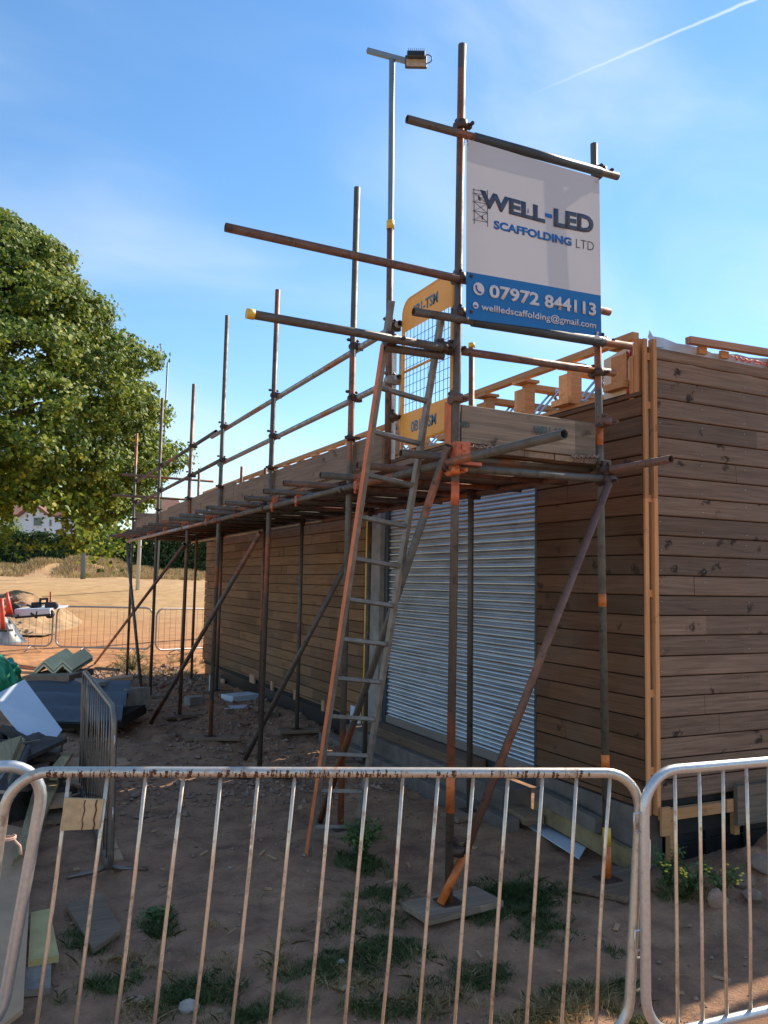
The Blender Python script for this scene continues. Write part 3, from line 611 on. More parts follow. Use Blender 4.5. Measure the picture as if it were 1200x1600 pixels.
# platform boards, toe boards
for r_ in range(5):
    x0 = 2.50+r_*0.232; ys = [4.10, 8.0, 11.9, 15.6]
    for s, e in zip(ys[:-1], ys[1:]):
        s2 = s+0.004+random.uniform(0, 0.03)
        z = 2.628+random.uniform(0, 0.006); tag(MB().box((x0, s2, z), (x0+0.225, e-0.004, z+0.038), bev=0.003).build('platform_board', MT['board_y'], sc))
def toe(p, q, mat, h=0.225):
    m = MB(); p = Vector(p); q = Vector(q); m.beam(p, q, 0.038, h, bev=0.003); return m.build('toe_board', MT[mat], sc)
toe((2.505, 5.15, 2.79), (2.505, 9.0, 2.785), 'board_y'); toe((2.50, 8.95, 2.83), (2.50, 12.6, 2.80), 'board_y'); toe((2.515, 12.4, 2.775), (2.515, 15.7, 2.775), 'board_y')
toe((2.49, 4.105, 2.79), (3.515, 4.125, 2.785), 'board_x')
toe((2.5, 15.62, 2.79), (4.3, 15.62, 2.80), 'board_x', 0.5)
m = MB(); m.box((2.44, 4.125, 2.66), (2.48, 4.20, 2.93)); m.build('toe_board_clip', MT['orange_wood'], sc)
lettering('WELL-LED', onY(834, 679, 4.08), onY(886, 684, 4.08), onY(834, 665, 4.08), MT['stencil_t'], sc, 'stencil', 0.03)
lettering('LED', onY(719, 667, 4.08), onY(734, 668, 4.08), onY(719, 658, 4.08), MT['stencil_t'], sc, 'stencil', 0.03)
m = MB()
for s in range(9): m.beam(onY(741+s*6, 696+(s % 2)*4, 4.082), onY(747+s*6, 696+((s+1) % 2)*4, 4.082), 0.012, 0.012)
for s in range(12): m.beam(onY(893+s*3.5, 711+(s % 2)*4, 4.082), onY(896.5+s*3.5, 711+((s+1) % 2)*4, 4.082), 0.010, 0.012)
m.build('board_band', MT['band'], sc)
# couplers
def coupler(p, a, b, mat='clamp', s=1.0, parent=None):
    """double coupler: two short collars at right angles, hinge block and two bolts with nuts"""
    p = Vector(p); a = Vector(a).normalized(); b = Vector(b).normalized(); n = a.cross(b).normalized(); m = MB()
    pa = p-n*0.026; pb = p+n*0.026
    m.tube([pa-a*0.024*s, pa+a*0.024*s], 0.031*s, 10, hollow=False); m.tube([pb-b*0.024*s, pb+b*0.024*s], 0.031*s, 10, hollow=False)
    m.obox(p, a, b, n, 0.05, 0.05, 0.03)
    for c, ax, o_ in ((pa, b, a), (pb, a, b)):
        e = c+ax*0.045+n*0.0; m.obox(e, ax, o_, n, 0.03, 0.028, 0.03)
        m.tube([e-n*0.05, e+n*0.055], 0.006, 6, hollow=False); m.tube([e+n*0.03, e+n*0.048], 0.0125, 6, hollow=False); m.tube([e-n*0.04, e-n*0.03], 0.012, 6, hollow=False)
    m.build('coupler', MT[mat], parent or sc)
Xv, Yv, Zv = Vector((1, 0, 0)), Vector((0, 1, 0)), Vector((0, 0, 1))
for i, tp in enumerate(outer_top):
    t = onX(tp[0], tp[1], XO); b = feet[i]
    def at(z): return b.lerp(t, (z-b.z)/(t.z-b.z))
    if i > 0:
        for z in (3.635, 3.235): q = at(z); coupler((XO+0.026, q.y, z), Zv, Yv)
    q = at(2.53); coupler((XO-0.026, q.y, 2.525), Yv, Zv, random.choice(['clamp', 'clamp_o']))
    if i > 0: q = at(2.93); m = MB(); m.tube([(XO, q.y, 2.90), (XO, q.y, 2.95)], 0.031, 10, hollow=False); m.beam((XO-0.06, q.y-0.03, 2.925), (XO+0.06, q.y-0.03, 2.925), 0.03, 0.02); m.build('board_clip', MT['clamp'], sc)
D = lambda z: feet[0].lerp(onX(722, 70, XO), (z-feet[0].z)/5.0)
E_b, E_t = Vector((3.565, 4.07, 0.04)), onX(928, 225, XI)
E = lambda z: E_b.lerp(E_t, (z-E_b.z)/(E_t.z-E_b.z))
for z in (3.655, 4.60, 3.44): q = D(z); coupler((q.x, 4.075, z), Xv, Zv)
for z in (4.59, 3.44): q = E(z); coupler((q.x, 4.10, z), Xv, Zv)
coupler((XO, 4.13, 3.24), Zv, Xv); coupler((XI, 4.14, 3.24), Zv, Xv); coupler((2.02, 4.09, 3.22), Xv, Zv); coupler((2.345, 4.09, 3.22), Xv, Zv, s=1.1)
coupler((2.42, 4.06, 2.50), Xv, Zv, 'orange'); coupler((XI-0.01, 4.06, 2.52), Xv, Zv); coupler((XI+0.03, 4.08, 2.59), Zv, Yv)
coupler((2.47, 4.06, 0.36), Zv, Xv); coupler((XO+0.03, 4.99, 3.62), Zv, Yv); coupler((XO+0.03, 4.99, 3.24), Zv, Yv, 'tube_d'); coupler((XO+0.03, 4.99, 2.98), Zv, Xv, 'clamp')
coupler((XO, 4.09, 2.93), Zv, Xv, 'tube_c'); coupler((XI, 4.06, 2.90), Zv, Xv, 'tube_c')
for y in (9.6, 11.1, 13.4, 7.6, 5.66): coupler((XI+0.026, y, 2.56), Zv, Yv)
for y in (5.35, 6.6, 7.25, 8.5, 9.75, 11.05, 12.3, 13.6): coupler((XO-0.052, y, 2.56), Yv, Xv, random.choice(['clamp', 'clamp_o']))
m = MB(); m.box((2.40, 3.985, 2.53), (2.49, 4.003, 2.66)); m.box((2.49, 3.985, 2.53), (2.57, 4.03, 2.548)); m.box((2.40, 4.005, 2.53), (2.412, 4.06, 2.66)); m.box((2.43, 3.975, 2.56), (2.46, 3.984, 2.59)); m.box((2.43, 3.975, 2.61), (2.46, 3.984, 2.64)); m.build('clamp_plate', MT['clamp_o'], sc)
for b in feet:
    m = MB(); m.obox(b-Vector((0, 0, 0.002)), Xv, Yv, Zv, 0.13, 0.13, 0.006); m.tube([b, b+Vector((0, 0, 0.05))], 0.019, 8, hollow=False); m.build('base_plate', MT['clamp'], sc)
# painted bands on E and D
for z0, z1, mt in ((2.76, 2.88, 'orange'), (1.72, 1.80, 'orange'), (0.72, 0.80, 'orange'), (0.25, 0.36, 'cap')):
    MB().tube([E(z0), E(z1)], TR+0.0012, SEGS, hollow=False).build('paint_band', MT[mt], sc)
MB().tube([E(0.06), E(0.249)], TR+0.0012, SEGS, hollow=False).build('paint_band', MT['orange'], sc)
MB().tube([D(2.28), D(2.42)], TR+0.0012, SEGS, hollow=False).build('paint_band', MT['clamp_o'], sc); MB().tube([D(0.55), D(0.80)], TR+0.0012, SEGS, hollow=False).build('paint_band', MT['orange'], sc)
# sole boards under the feet: each a thing
sole_labels = ['broad pale sole board under the tall upright that carries the sign', 'sole board under the outer upright just behind the ladder', 'sole board under the third outer upright from the sign', 'long sole board under the outer upright left of the middle brace', 'sole board lying askew under the fifth outer upright from the sign', 'sole board under the sixth outer upright beside the grey trough', 'sole board under the farthest outer upright in the sunlight',
  'wide warped sole board under the upright with the orange and yellow foot', 'sole board under the inner upright in front of the roller shutter', 'sole board under the inner upright beside the door post', 'sole board under the inner upright by the dark plinth', 'sole board under the inner upright left of the white sheets', 'sole board under the inner upright near the far wall corner', 'sole board under the farthest inner upright']
dims = {0: (0.52, 0.26, 0.1), 7: (0.50, 0.34, 0.55), 3: (0.62, 0.2, -0.35), 4: (0.5, 0.2, 0.25), 2: (0.62, 0.2, -0.3), 9: (0.6, 0.22, -0.3)}
for i, b in enumerate(feet):
    L_, W_, rz = dims.get(i, (0.5, 0.22, random.uniform(-0.5, 0.3))); ax = Vector((math.cos(rz), math.sin(rz), 0)); ay = Vector((-ax.y, ax.x, 0))
    m = MB(); m.obox((b.x+0.03, b.y, b.z-0.0245), ax, ay, Zv, L_, W_, 0.038, bev=0.003)
    tag(m.build('sole_board', MT['sole'] if i != 0 else MT['board_x']), sole_labels[i], 'board', 'sole boards under the scaffold uprights')
# ------------------------------------------------------------------ banner
SGY = 4.004
ban = thing('banner', onY(728, 505, SGY), 'white and blue advertising banner tied between two scaffold uprights', 'banner')
BL, BR, TL, TR_ = onY(728, 498, SGY), onY(940, 526, SGY), onY(729, 217, SGY), onY(936, 279, SGY)
cutL = onY(728, 424, SGY); cutR = onY(940.5, 462, SGY)
tL = (cutL.z-BL.z)/(TL.z-BL.z); tR = (cutR.z-BR.z)/(TR_.z-BR.z)
m = MB(); NU, NV = 36, 40; grid = {}
vs_ = [0+0.32*i/10 for i in range(11)]
for iu in range(NU+1):
    u = iu/NU; c = tL+(tR-tL)*u; rows = [c*i/12 for i in range(13)]+[c+(1-c)*i/28 for i in range(1, 29)]
    for iv, v in enumerate(rows):
        p = BL.lerp(BR, u).lerp(TL.lerp(TR_, u), v); p = p.copy()
        p.y += 0.0012*math.sin(u*9+v*3)+0.0018*math.sin(v*5)*u; grid[iu, iv] = m.bm.verts.new(p)
for iu in range(NU):
    for iv in range(40):
        f = m.bm.faces.new((grid[iu, iv], grid[iu+1, iv], grid[iu+1, iv+1], grid[iu, iv+1])); f.smooth = True; f.material_index = 1 if iv < 12 else 0
me_ = m.build('cloth', [MT['ban_w'], MT['ban_b']], ban)
def sv(x, y, dy=-0.0035):
    """point on the printed face from a position in the enlarged view of the sign"""
    return onY(730+x/5.4545, 280+y/5.4545, SGY+dy)
def para(x0, yb0, x1, yb1, yt0): return sv(x0, yb0), sv(x1, yb1), sv(x0, yt0)
lettering('WELL', *para(108, 232, 665, 378, 88), MT['navy'], ban, bold=0.05)
lettering('LED', *para(737, 402, 1078, 468, 246), MT['navy'], ban, bold=0.05)
m = MB(); m.poly([sv(664, 318), sv(724, 334), sv(724, 302), sv(664, 287)], 0.0015); m.build('hyphen', MT['blue'], ban)
lettering('SCAFFOLDING', *para(226, 422, 890, 572, 348), MT['blue'], ban, bold=0.045)
lettering('LTD', *para(928, 582, 1080, 610, 508), MT['navy'], ban, bold=-0.012)
lettering('07972', *para(188, 1010, 614, 1083, 893), MT['print_w'], ban, bold=0.032)
lettering('844113', *para(660, 1092, 1098, 1168, 978), MT['print_w'], ban, bold=0.032)
lettering('wellledscaffolding@gmail.com', *para(120, 1132, 1098, 1290, 1052), MT['print_w'], ban, bold=0.012)
def ell(cx, cy, rx, ry, n=22, dy=-0.0035, sk=0.2): return [sv(cx+rx*math.cos(2*math.pi*i/n), cy+ry*math.sin(2*math.pi*i/n)+sk*rx*math.cos(2*math.pi*i/n), dy) for i in range(n)]
MB().poly(ell(98, 935, 47, 54), 0.0015).build('icon_disc', MT['print_w'], ban); MB().poly(ell(72, 1075, 24, 28), 0.0015).build('icon_disc', MT['print_w'], ban)
m = MB(); m.tube([sv(78, 905, -0.008), sv(80, 935, -0.008), sv(98, 960, -0.008), sv(118, 968, -0.008)], [0.006, 0.004, 0.004, 0.006], 6, hollow=False); m.poly([sv(60, 1070, -0.008), sv(84, 1075, -0.008), sv(84, 1090, -0.008), sv(60, 1084, -0.008)], 0.0015); m.build('icon', MT['blue'], ban)
m = MB()
def ln(x0, y0, x1, y1, w=0.0022): m.beam(sv(x0, y0), sv(x1, y1), w, w)
ln(56, 78, 62, 380, 0.003); ln(172, 92, 175, 405, 0.003)
for y0 in (88, 118, 190, 268, 345): ln(46, y0-2, 176, y0+22)
for y0, y1 in ((118, 190), (190, 268), (268, 345)): ln(58, y0, 172, y1+20); ln(58, y1, 172, y0+20)
for x, y in ((110, 165), (130, 322), (100, 150)): m.tube([sv(x, y-14), sv(x, y+18)], [0.003, 0.005], 6, hollow=False)
m.tube([sv(519, 250, -0.008), sv(519, 285, -0.008)], [0.002, 0.004], 6, hollow=False); m.build('scaffold_emblem', MT['navy'], ban)
m = MB(); m.poly([sv(1072, 1345), sv(1145, 1362), sv(1110, 1318)], 0.0015); m.build('corner_emblem', MT['print_w'], ban)
m = MB()
for x, y in ((728+3, 224), (936-3, 283), (731, 497), (934, 520)): m.tube([onY(x, y, SGY-0.014), onY(x, y, SGY+0.006)], 0.008, 10, hollow=False)
m.build('eyelet', MT['galv_clean'], ban)
for (x, y), (dx, dz) in zip(((731, 224), (933, 283), (731, 495), (934, 518)), ((-0.05, 0.05), (0.05, 0.05), (-0.05, -0.05), (0.05, -0.05))):
    p_ = onY(x, y, SGY-0.008); MB().tube([p_, p_+Vector((dx*0.5, -0.022, dz*0.7)), p_+Vector((dx, 0.02, dz))], 0.0022, 6, hollow=False).build('tie', MT['dark'], ban)
def on(seg, t, dy=0.0): p = seg[0].lerp(seg[1], t); return Vector((p.x, p.y+dy, p.z))
MB().tube([on(SR1, 0.29), on(SR1, 0.905)], 0.029, SEGS, hollow=False).build('hem_sleeve', MT['slate'], ban); MB().tube([on(SR2, 0.245), on(SR2, 0.86)], 0.033, SEGS, hollow=False).build('hem_sleeve', MT['slate'], ban)
# ------------------------------------------------------------------ ladder
lad = thing('ladder', (2.19, 5.2, 0), 'steel pole ladder with one orange stile leaning up to the scaffold platform', 'ladder')
def st(x): return Vector((x, 5.21, gz(x, 5.2)-0.01)), Vector((x, 4.115, 3.46-(0.05 if x > 2.2 else 0)))
for x, mt in ((2.03, 'stile'), (2.36, 'stile')):
    a, b = st(x); m = MB(); m.beam(a, b, 0.026, 0.05, (0, -1, 0.3), bev=0.002); m.build('stile', MT[mt], lad)
a, b = st(2.0148); a = a.lerp(b, 0.0); b2 = a.lerp(b, 0.93); m = MB(); m.beam(a, b2, 0.003, 0.048, (0, -1, 0.3)); m.build('stile_face', MT['orange_wood'], lad)
a0, b0 = st(2.03); a1, b1 = st(2.36)
for i in range(13):
    t = (0.22+i*0.262)/3.6
    if t > 0.93: break
    p = a0.lerp(b0, t); q = a1.lerp(b1, t); m = MB(); m.beam(p, q, 0.028, 0.026, (0, 0.3, 1), bev=0.003); m.build('rung', MT['stile'], lad)
# ------------------------------------------------------------------ safety gate
gate = thing('safety_gate', (2.5, 4.28, 2.8), 'yellow ladder safety gate with wire mesh hung on the scaffold beside the ladder', 'gate')
GX = 2.53; Y0, Y1, Z0, Z1 = 4.27, 4.93, 2.79, 3.78
def gp(u, v, dx=0): return Vector((GX+dx, Y0+u, Z0+v))
GW, GH = Y1-Y0, Z1-Z0
loop = [gp(u, v) for u, v in rrect(GW, GH, 0.10, 6)]
m = MB(); m.tube(loop, 0.0135, 10, closed=True); m.build('frame', MT['yellow'], gate)
m = MB(); m.tube([gp(0.015, GH*0.5), gp(GW-0.015, GH*0.5)], 0.009, 8, hollow=False); m.build('mid_bar', MT['yellow'], gate)
def plate(v0, v1, nm):
    pts = [(u, v) for u, v in rrect(GW, GH, 0.10, 6) if v0 <= v <= v1]
    us = sorted(pts, key=lambda p: p[1])
    m = MB()
    if v1 > GH-0.01: poly = [(0, v0)]+sorted([p for p in pts if p[0] < GW/2], key=lambda p: p[1])+sorted([p for p in pts if p[0] > GW/2], key=lambda p: -p[1])+[(GW, v0)]
    else: poly = [(GW, v1)]+sorted([p for p in pts if p[0] > GW/2], key=lambda p: -p[1])+sorted([p for p in pts if p[0] < GW/2], key=lambda p: p[1])+[(0, v1)]
    m.poly([gp(u, v, -0.008) for u, v in poly], 0.003); m.build(nm, MT['yellow_plate'], gate)
plate(GH-0.22, GH, 'panel'); plate(0, 0.20, 'panel')
m = MB()
for i in range(1, 13): u = i*GW/13; m.beam(gp(u, 0.19), gp(u, GH-0.21), 0.0028, 0.0028, (1, 0, 0))
for i in range(1, 9): v = 0.2+i*(GH-0.42)/9; m.beam(gp(0.01, v), gp(GW-0.01, v), 0.0028, 0.0028)
m.build('wire_mesh', MT['wire'], gate)
for vz in (GH-0.145, 0.055): lettering('0B1-TSM', gp(0.51, vz, -0.0105), gp(0.17, vz, -0.0105), gp(0.51, vz+0.075, -0.0105), MT['stencil'], gate, bold=0.03)
m = MB(); m.tube([(2.53, 4.965, 2.74), (2.53, 4.965, 3.45)], 0.012, 8, hollow=False); m.box((2.50, 5.03, 2.70), (2.53, 5.055, 3.52)); m.build('hinge_post', MT['galv_clean'], gate)
# ------------------------------------------------------------------ crowd barriers
def barrier(O, U, W, w, h, label, mats=('galv_rusty', 'galv_bar'), nb=17, r=0.019, rb=0.0068, feet_at=(0.3, 0.8), group='galvanised crowd barriers', rr=0.11, hooks=True, plate=False, seg=14, foot_len=0.26, bar0=0.0, bar_first=0.08, bar_step=None, rusty_marks=False, drop=None):
    """O = lower left corner of the frame, U = along, W = up (both unit-ish)"""
    U = Vector(U).normalized(); W = Vector(W).normalized(); O = Vector(O); n = U.cross(W).normalized()
    g = thing('crowd_barrier', (O.x, O.y, 0), label, 'barrier', group)
    P = lambda a, b: O+U*a+W*b
    MB().tube([P(a, b) for a, b in rrect(w, h, rr, 8)], r, seg, closed=True).build('frame', MT[mats[0]], g)
    step = bar_step or (w-2*bar_first)/(nb-1)
    for i in range(nb):
        a = bar_first+i*step
        if a > w-0.03: break
        lo = 0.0 if rr < a < w-rr else rr-math.sqrt(max(0, rr*rr-(rr-min(a, w-a))**2))
        bx_, by_ = random.gauss(0, 0.0035), random.gauss(0, 0.004)
        MB().tube([P(a, lo), P(a+bx_, h*0.35)+n*by_, P(a+bx_*0.8, h*0.66)+n*by_*0.7, P(a, h-lo)], rb, 8, hollow=False).build('bar', MT[mats[1]], g)
    for fa in feet_at:
        c = P(fa*w, 0); zz = gz(c.x, c.y); hgt = c.z-zz
        nn = Vector((n.x, n.y, 0)).normalized()
        for s in (-1, 1):
            e = c+nn*s*foot_len; e.z = gz(e.x, e.y)+0.012; k1 = c+nn*s*foot_len*0.35-Zv*hgt*0.25
            MB().tube([c, k1, e], 0.014, 10, hollow=True).build('foot', MT[mats[0]], g)
    if hooks:
        for b in (0.30, 0.74):
            q = P(w+r*0.6, h*b)
            if hooks != 'left': MB().tube([q, q+U*0.035, q+U*0.04-W*0.10, q+U*0.015-W*0.115], 0.0045, 6, hollow=False).build('hook', MT['galv_clean'], g)
            q = P(-r*0.6, h*b+0.1)
            if hooks != 'right': MB().tube([q, q-U*0.035, q-U*0.035-W*0.07, q-W*0.07], 0.0045, 6, hollow=False).build('hook', MT['galv_clean'], g)
    if plate:
        a0 = bar_first+0*step-0.004; a1 = bar_first+1*step-0.004
        m = MB(); m.poly([P(a0, h-0.195)+n*0.012, P(a1, h-0.19)+n*0.012, P(a1+0.006, h-0.09)+n*0.012, P(a0+0.004, h-0.085)+n*0.012], 0.012)
        m.build('plate', MT['id_plate'], g)
        m = MB()
        for f_, w_ in ((0.56, 0.002), (0.86, 0.003)): m.tube([P(a0+(a1-a0)*(f_+0.02*math.sin(q_*2.1)), h-0.192+0.1*q_/6)+n*0.0185 for q_ in range(7)], w_, 5, hollow=False)
        m.build('crack', MT['rust'], g)
    if rusty_marks:
        m = MB()
        for i in range(190):
            a = random.choice([random.uniform(0.12, 1.35), random.uniform(0.12, w-0.2)]); L_ = random.uniform(0.3, 1.0)
            c = P(a, h); rad = r+0.0006; ww = random.choice([random.uniform(0.0006, 0.002), random.uniform(0.001, 0.005)]); nsg = 6; s0 = random.uniform(-0.8, 0.3); s1 = s0+L_*2.2
            pr = None
            for k_ in range(nsg+1):
                th = s0+(s1-s0)*k_/nsg; dv = n*math.cos(th)-W*math.sin(th)
                wv = ww*(1+0.6*math.sin(k_*2+i)); off = 0.0012*math.sin(k_*1.7+i)
                cur = (m.bm.verts.new(c+dv*rad+U*(off-wv)), m.bm.verts.new(c+dv*rad+U*(off+wv)))
                if pr: m.bm.faces.new((pr[0], pr[1], cur[1], cur[0]))
                pr = cur
        m.build('rust_streaks', MT['rust'], g)
    return g
MT['id_plate'] = plain('cream enamel plate', (0.50, 0.36, 0.20), 0.7, 0, 0.25, 22, 0.6)
MT['twine'] = plain('pink twine', (0.62, 0.40, 0.32), 0.8)
MT['rust'] = plain('dark rust streak', (0.10, 0.038, 0.016), 0.85, 0, 0.5, 40, 0.3)
fr = Vector((math.sin(HEAD), math.cos(HEAD), 0)); rt = Vector((math.cos(HEAD), -math.sin(HEAD), 0))
# the middle barrier, slightly racked, right in front
TLm = atZ(14, 1206, 2.86); TRm = atZ(1002, 1226, 3.10); TRm.z = TLm.z-0.018
wm = (TRm-TLm).length; Wm = (Zv + rt*0.072 + fr*0.036).normalized(); hm = 0.95
barrier(TLm-Wm*hm, TRm-TLm, Wm, wm, hm, 'rust streaked crowd barrier with a small cream plate, across the middle foreground', nb=17, rusty_marks=True, plate=True, feet_at=(0.22, 0.86), bar_first=0.205, bar_step=0.1315, rr=0.14, hooks='right')
# right barrier
TLr = atZ(1006, 1206, 3.06); Ur = (rt+fr*0.40).normalized()
barrier(TLr-Zv*0.95, Ur, Zv, 2.2, 0.95, 'clean bright galvanised crowd barrier at the right edge, in front of the front wall', ('galv_clean', 'galv_bar'), nb=17, bar_first=0.145, bar_step=0.118, feet_at=(0.13, 0.8), rr=0.15, hooks='left')
# left barrier
TRl = atZ(74, 1193, 2.99); Wl = (Zv+rt*0.12+fr*0.03).normalized(); Ul = (rt*1.0+fr*0.45).normalized()
barrier(TRl-Ul*2.2-Wl*0.95, Ul, Wl, 2.2, 0.95, 'sunlit crowd barrier with rounded corner cut off by the left edge', ('galv_clean', 'galv_bar'), nb=15, bar_first=0.1, bar_step=0.12, feet_at=(0.2, 0.7), rr=0.14, hooks=False, r=0.0215)
# side-on barrier standing behind
Pn = gnd(172, 1377); Pf = Vector((0.862, 7.6, 0)); hh = 0.985
barrier(Vector((Pn.x, Pn.y, 0.05)), (Pf-Vector((Pn.x, Pn.y, 0))), Vector((-0.02, 0, 1)), 2.24, hh, 'dull crowd barrier seen end-on beside the pile of boards', ('galv_dark', 'galv_dark'), nb=14, feet_at=(0.05, 0.9), rr=0.12, foot_len=0.24, rb=0.005)
pT = atZ(12, 1312, 2.87); m = MB(); m.tube([pT+Vector((0.026*math.cos(R(a)), 0.026*math.sin(R(a)), 0.0006*a/40)) for a in range(0, 780, 40)], 0.0028, 6, hollow=False); m.tube([pT+Vector((0.02, -0.01, 0)), pT+Vector((0.04, -0.02, -0.02)), pT+Vector((0.045, -0.02, -0.05))], 0.004, 6, hollow=False)
tag(m.build('twine', MT['twine']), 'pink twine wound round the left post of the foreground barrier', 'twine')
pT = atZ(174, 1160, 5.5); m = MB(); m.tube([pT+Vector((0.03*math.cos(R(a)), 0.03*math.sin(R(a)), 0.001*a/40)) for a in range(0, 420, 40)], 0.0025, 6, hollow=False); tag(m.build('tie_wire', MT['rust']), 'rusty wire twisted round the near post of the side barrier', 'wire')
# far row
def far_bar(pl, pr, Zl, Zr, label, n):
    a = atZ(pl[0], pl[1], Zl); b = atZ(pr[0], pr[1], Zr); a.z = 0.12; b.z = 0.12; a.z += gz(a.x, a.y); b.z += gz(b.x, b.y)
    barrier(a, b-a, Zv, (b-a).length, 0.98, label, ('galv_dull', 'galv_dark'), nb=n, r=0.022, rb=0.004, rr=0.2, hooks=False, seg=8, foot_len=0.3, group='crowd barriers in the sunlit row')
far_bar((-75, 1018), (80, 1018), 20.3, 20.0, 'leftmost crowd barrier of the far sunlit row, in front of the trailer', 15)
far_bar((86, 1018), (237, 1018), 20.0, 19.6, 'crowd barrier in the middle of the far sunlit row', 15)
far_bar((242, 1026), (350, 1010), 19.4, 21.0, 'crowd barrier of the far row partly behind the building end', 13)
# ------------------------------------------------------------------ masts and posts
def mast(name, px, pytop, pybase, Z, r, mat, label, cat, lean=0):
    b = atZ(px[0], pybase, Z); t = atZ(px[1], pytop, Z)
    g = thing(name, (b.x, b.y, b.z), label, cat); b.z -= 0.3
    MB().tube([b, t], [r*1.1, r], 12, hollow=False).build('post', MT[mat], g); return g, b, t
g, b, t = mast('floodlight_mast', (606.5, 612.5), 92, 905, 30, 0.105, 'mast', 'tall slim blue grey mast with crossarm and one floodlight above the scaffold', 'floodlight')
MB().beam(atZ(574, 79, 30.2), atZ(652, 100, 29.8), 0.16, 0.16).build('crossarm', MT['mast'], g)
m = MB(); c = atZ(650, 97, 29.7); aw, ah = rt, (Zv*0.94+fr*0.35).normalized(); an = aw.cross(ah)
m.obox(c, aw, ah, an, 0.80, 0.66, 0.10, bev=0.03); m.obox(c+ah*0.22+an*0.12, aw, ah, an, 0.66, 0.30, 0.16, bev=0.02)
for i in range(9): m.obox(c+ah*0.24+an*0.22+aw*(-0.28+i*0.07), aw, ah, an, 0.015, 0.30, 0.1)
o = m.build('lamp_housing', MT['slate'], g)
m = MB(); m.obox(c-an*0.057-ah*0.02, aw, ah, an, 0.70, 0.54, 0.012); m.obox(c+an*0.057-ah*0.1, aw, ah, an, 0.70, 0.4, 0.012); m.build('lamp_glass', MT['glass_lamp'], o)
m = MB(); cc = atZ(668, 92, 29.7); m.tube([cc+(aw*math.cos(R(a))+Zv*math.sin(R(a)))*0.16 for a in range(-150, 160, 30)], 0.02, 6, hollow=False); m.build('cable', MT['slate'], o)
mast('goal_post', (246, 262), 566, 900, 46, 0.05, 'mast', 'very thin pale mast rising beside the tree', 'mast')
mast('goal_post', (214.5, 221), 790, 927, 38, 0.085, 'mast_w', 'white post standing on the field behind the far scaffold uprights', 'post')
mast('lamp_post', (130, 131), 760, 904, 45, 0.13, 'mast', 'grey post rising into the tree from the edge of the field', 'post')
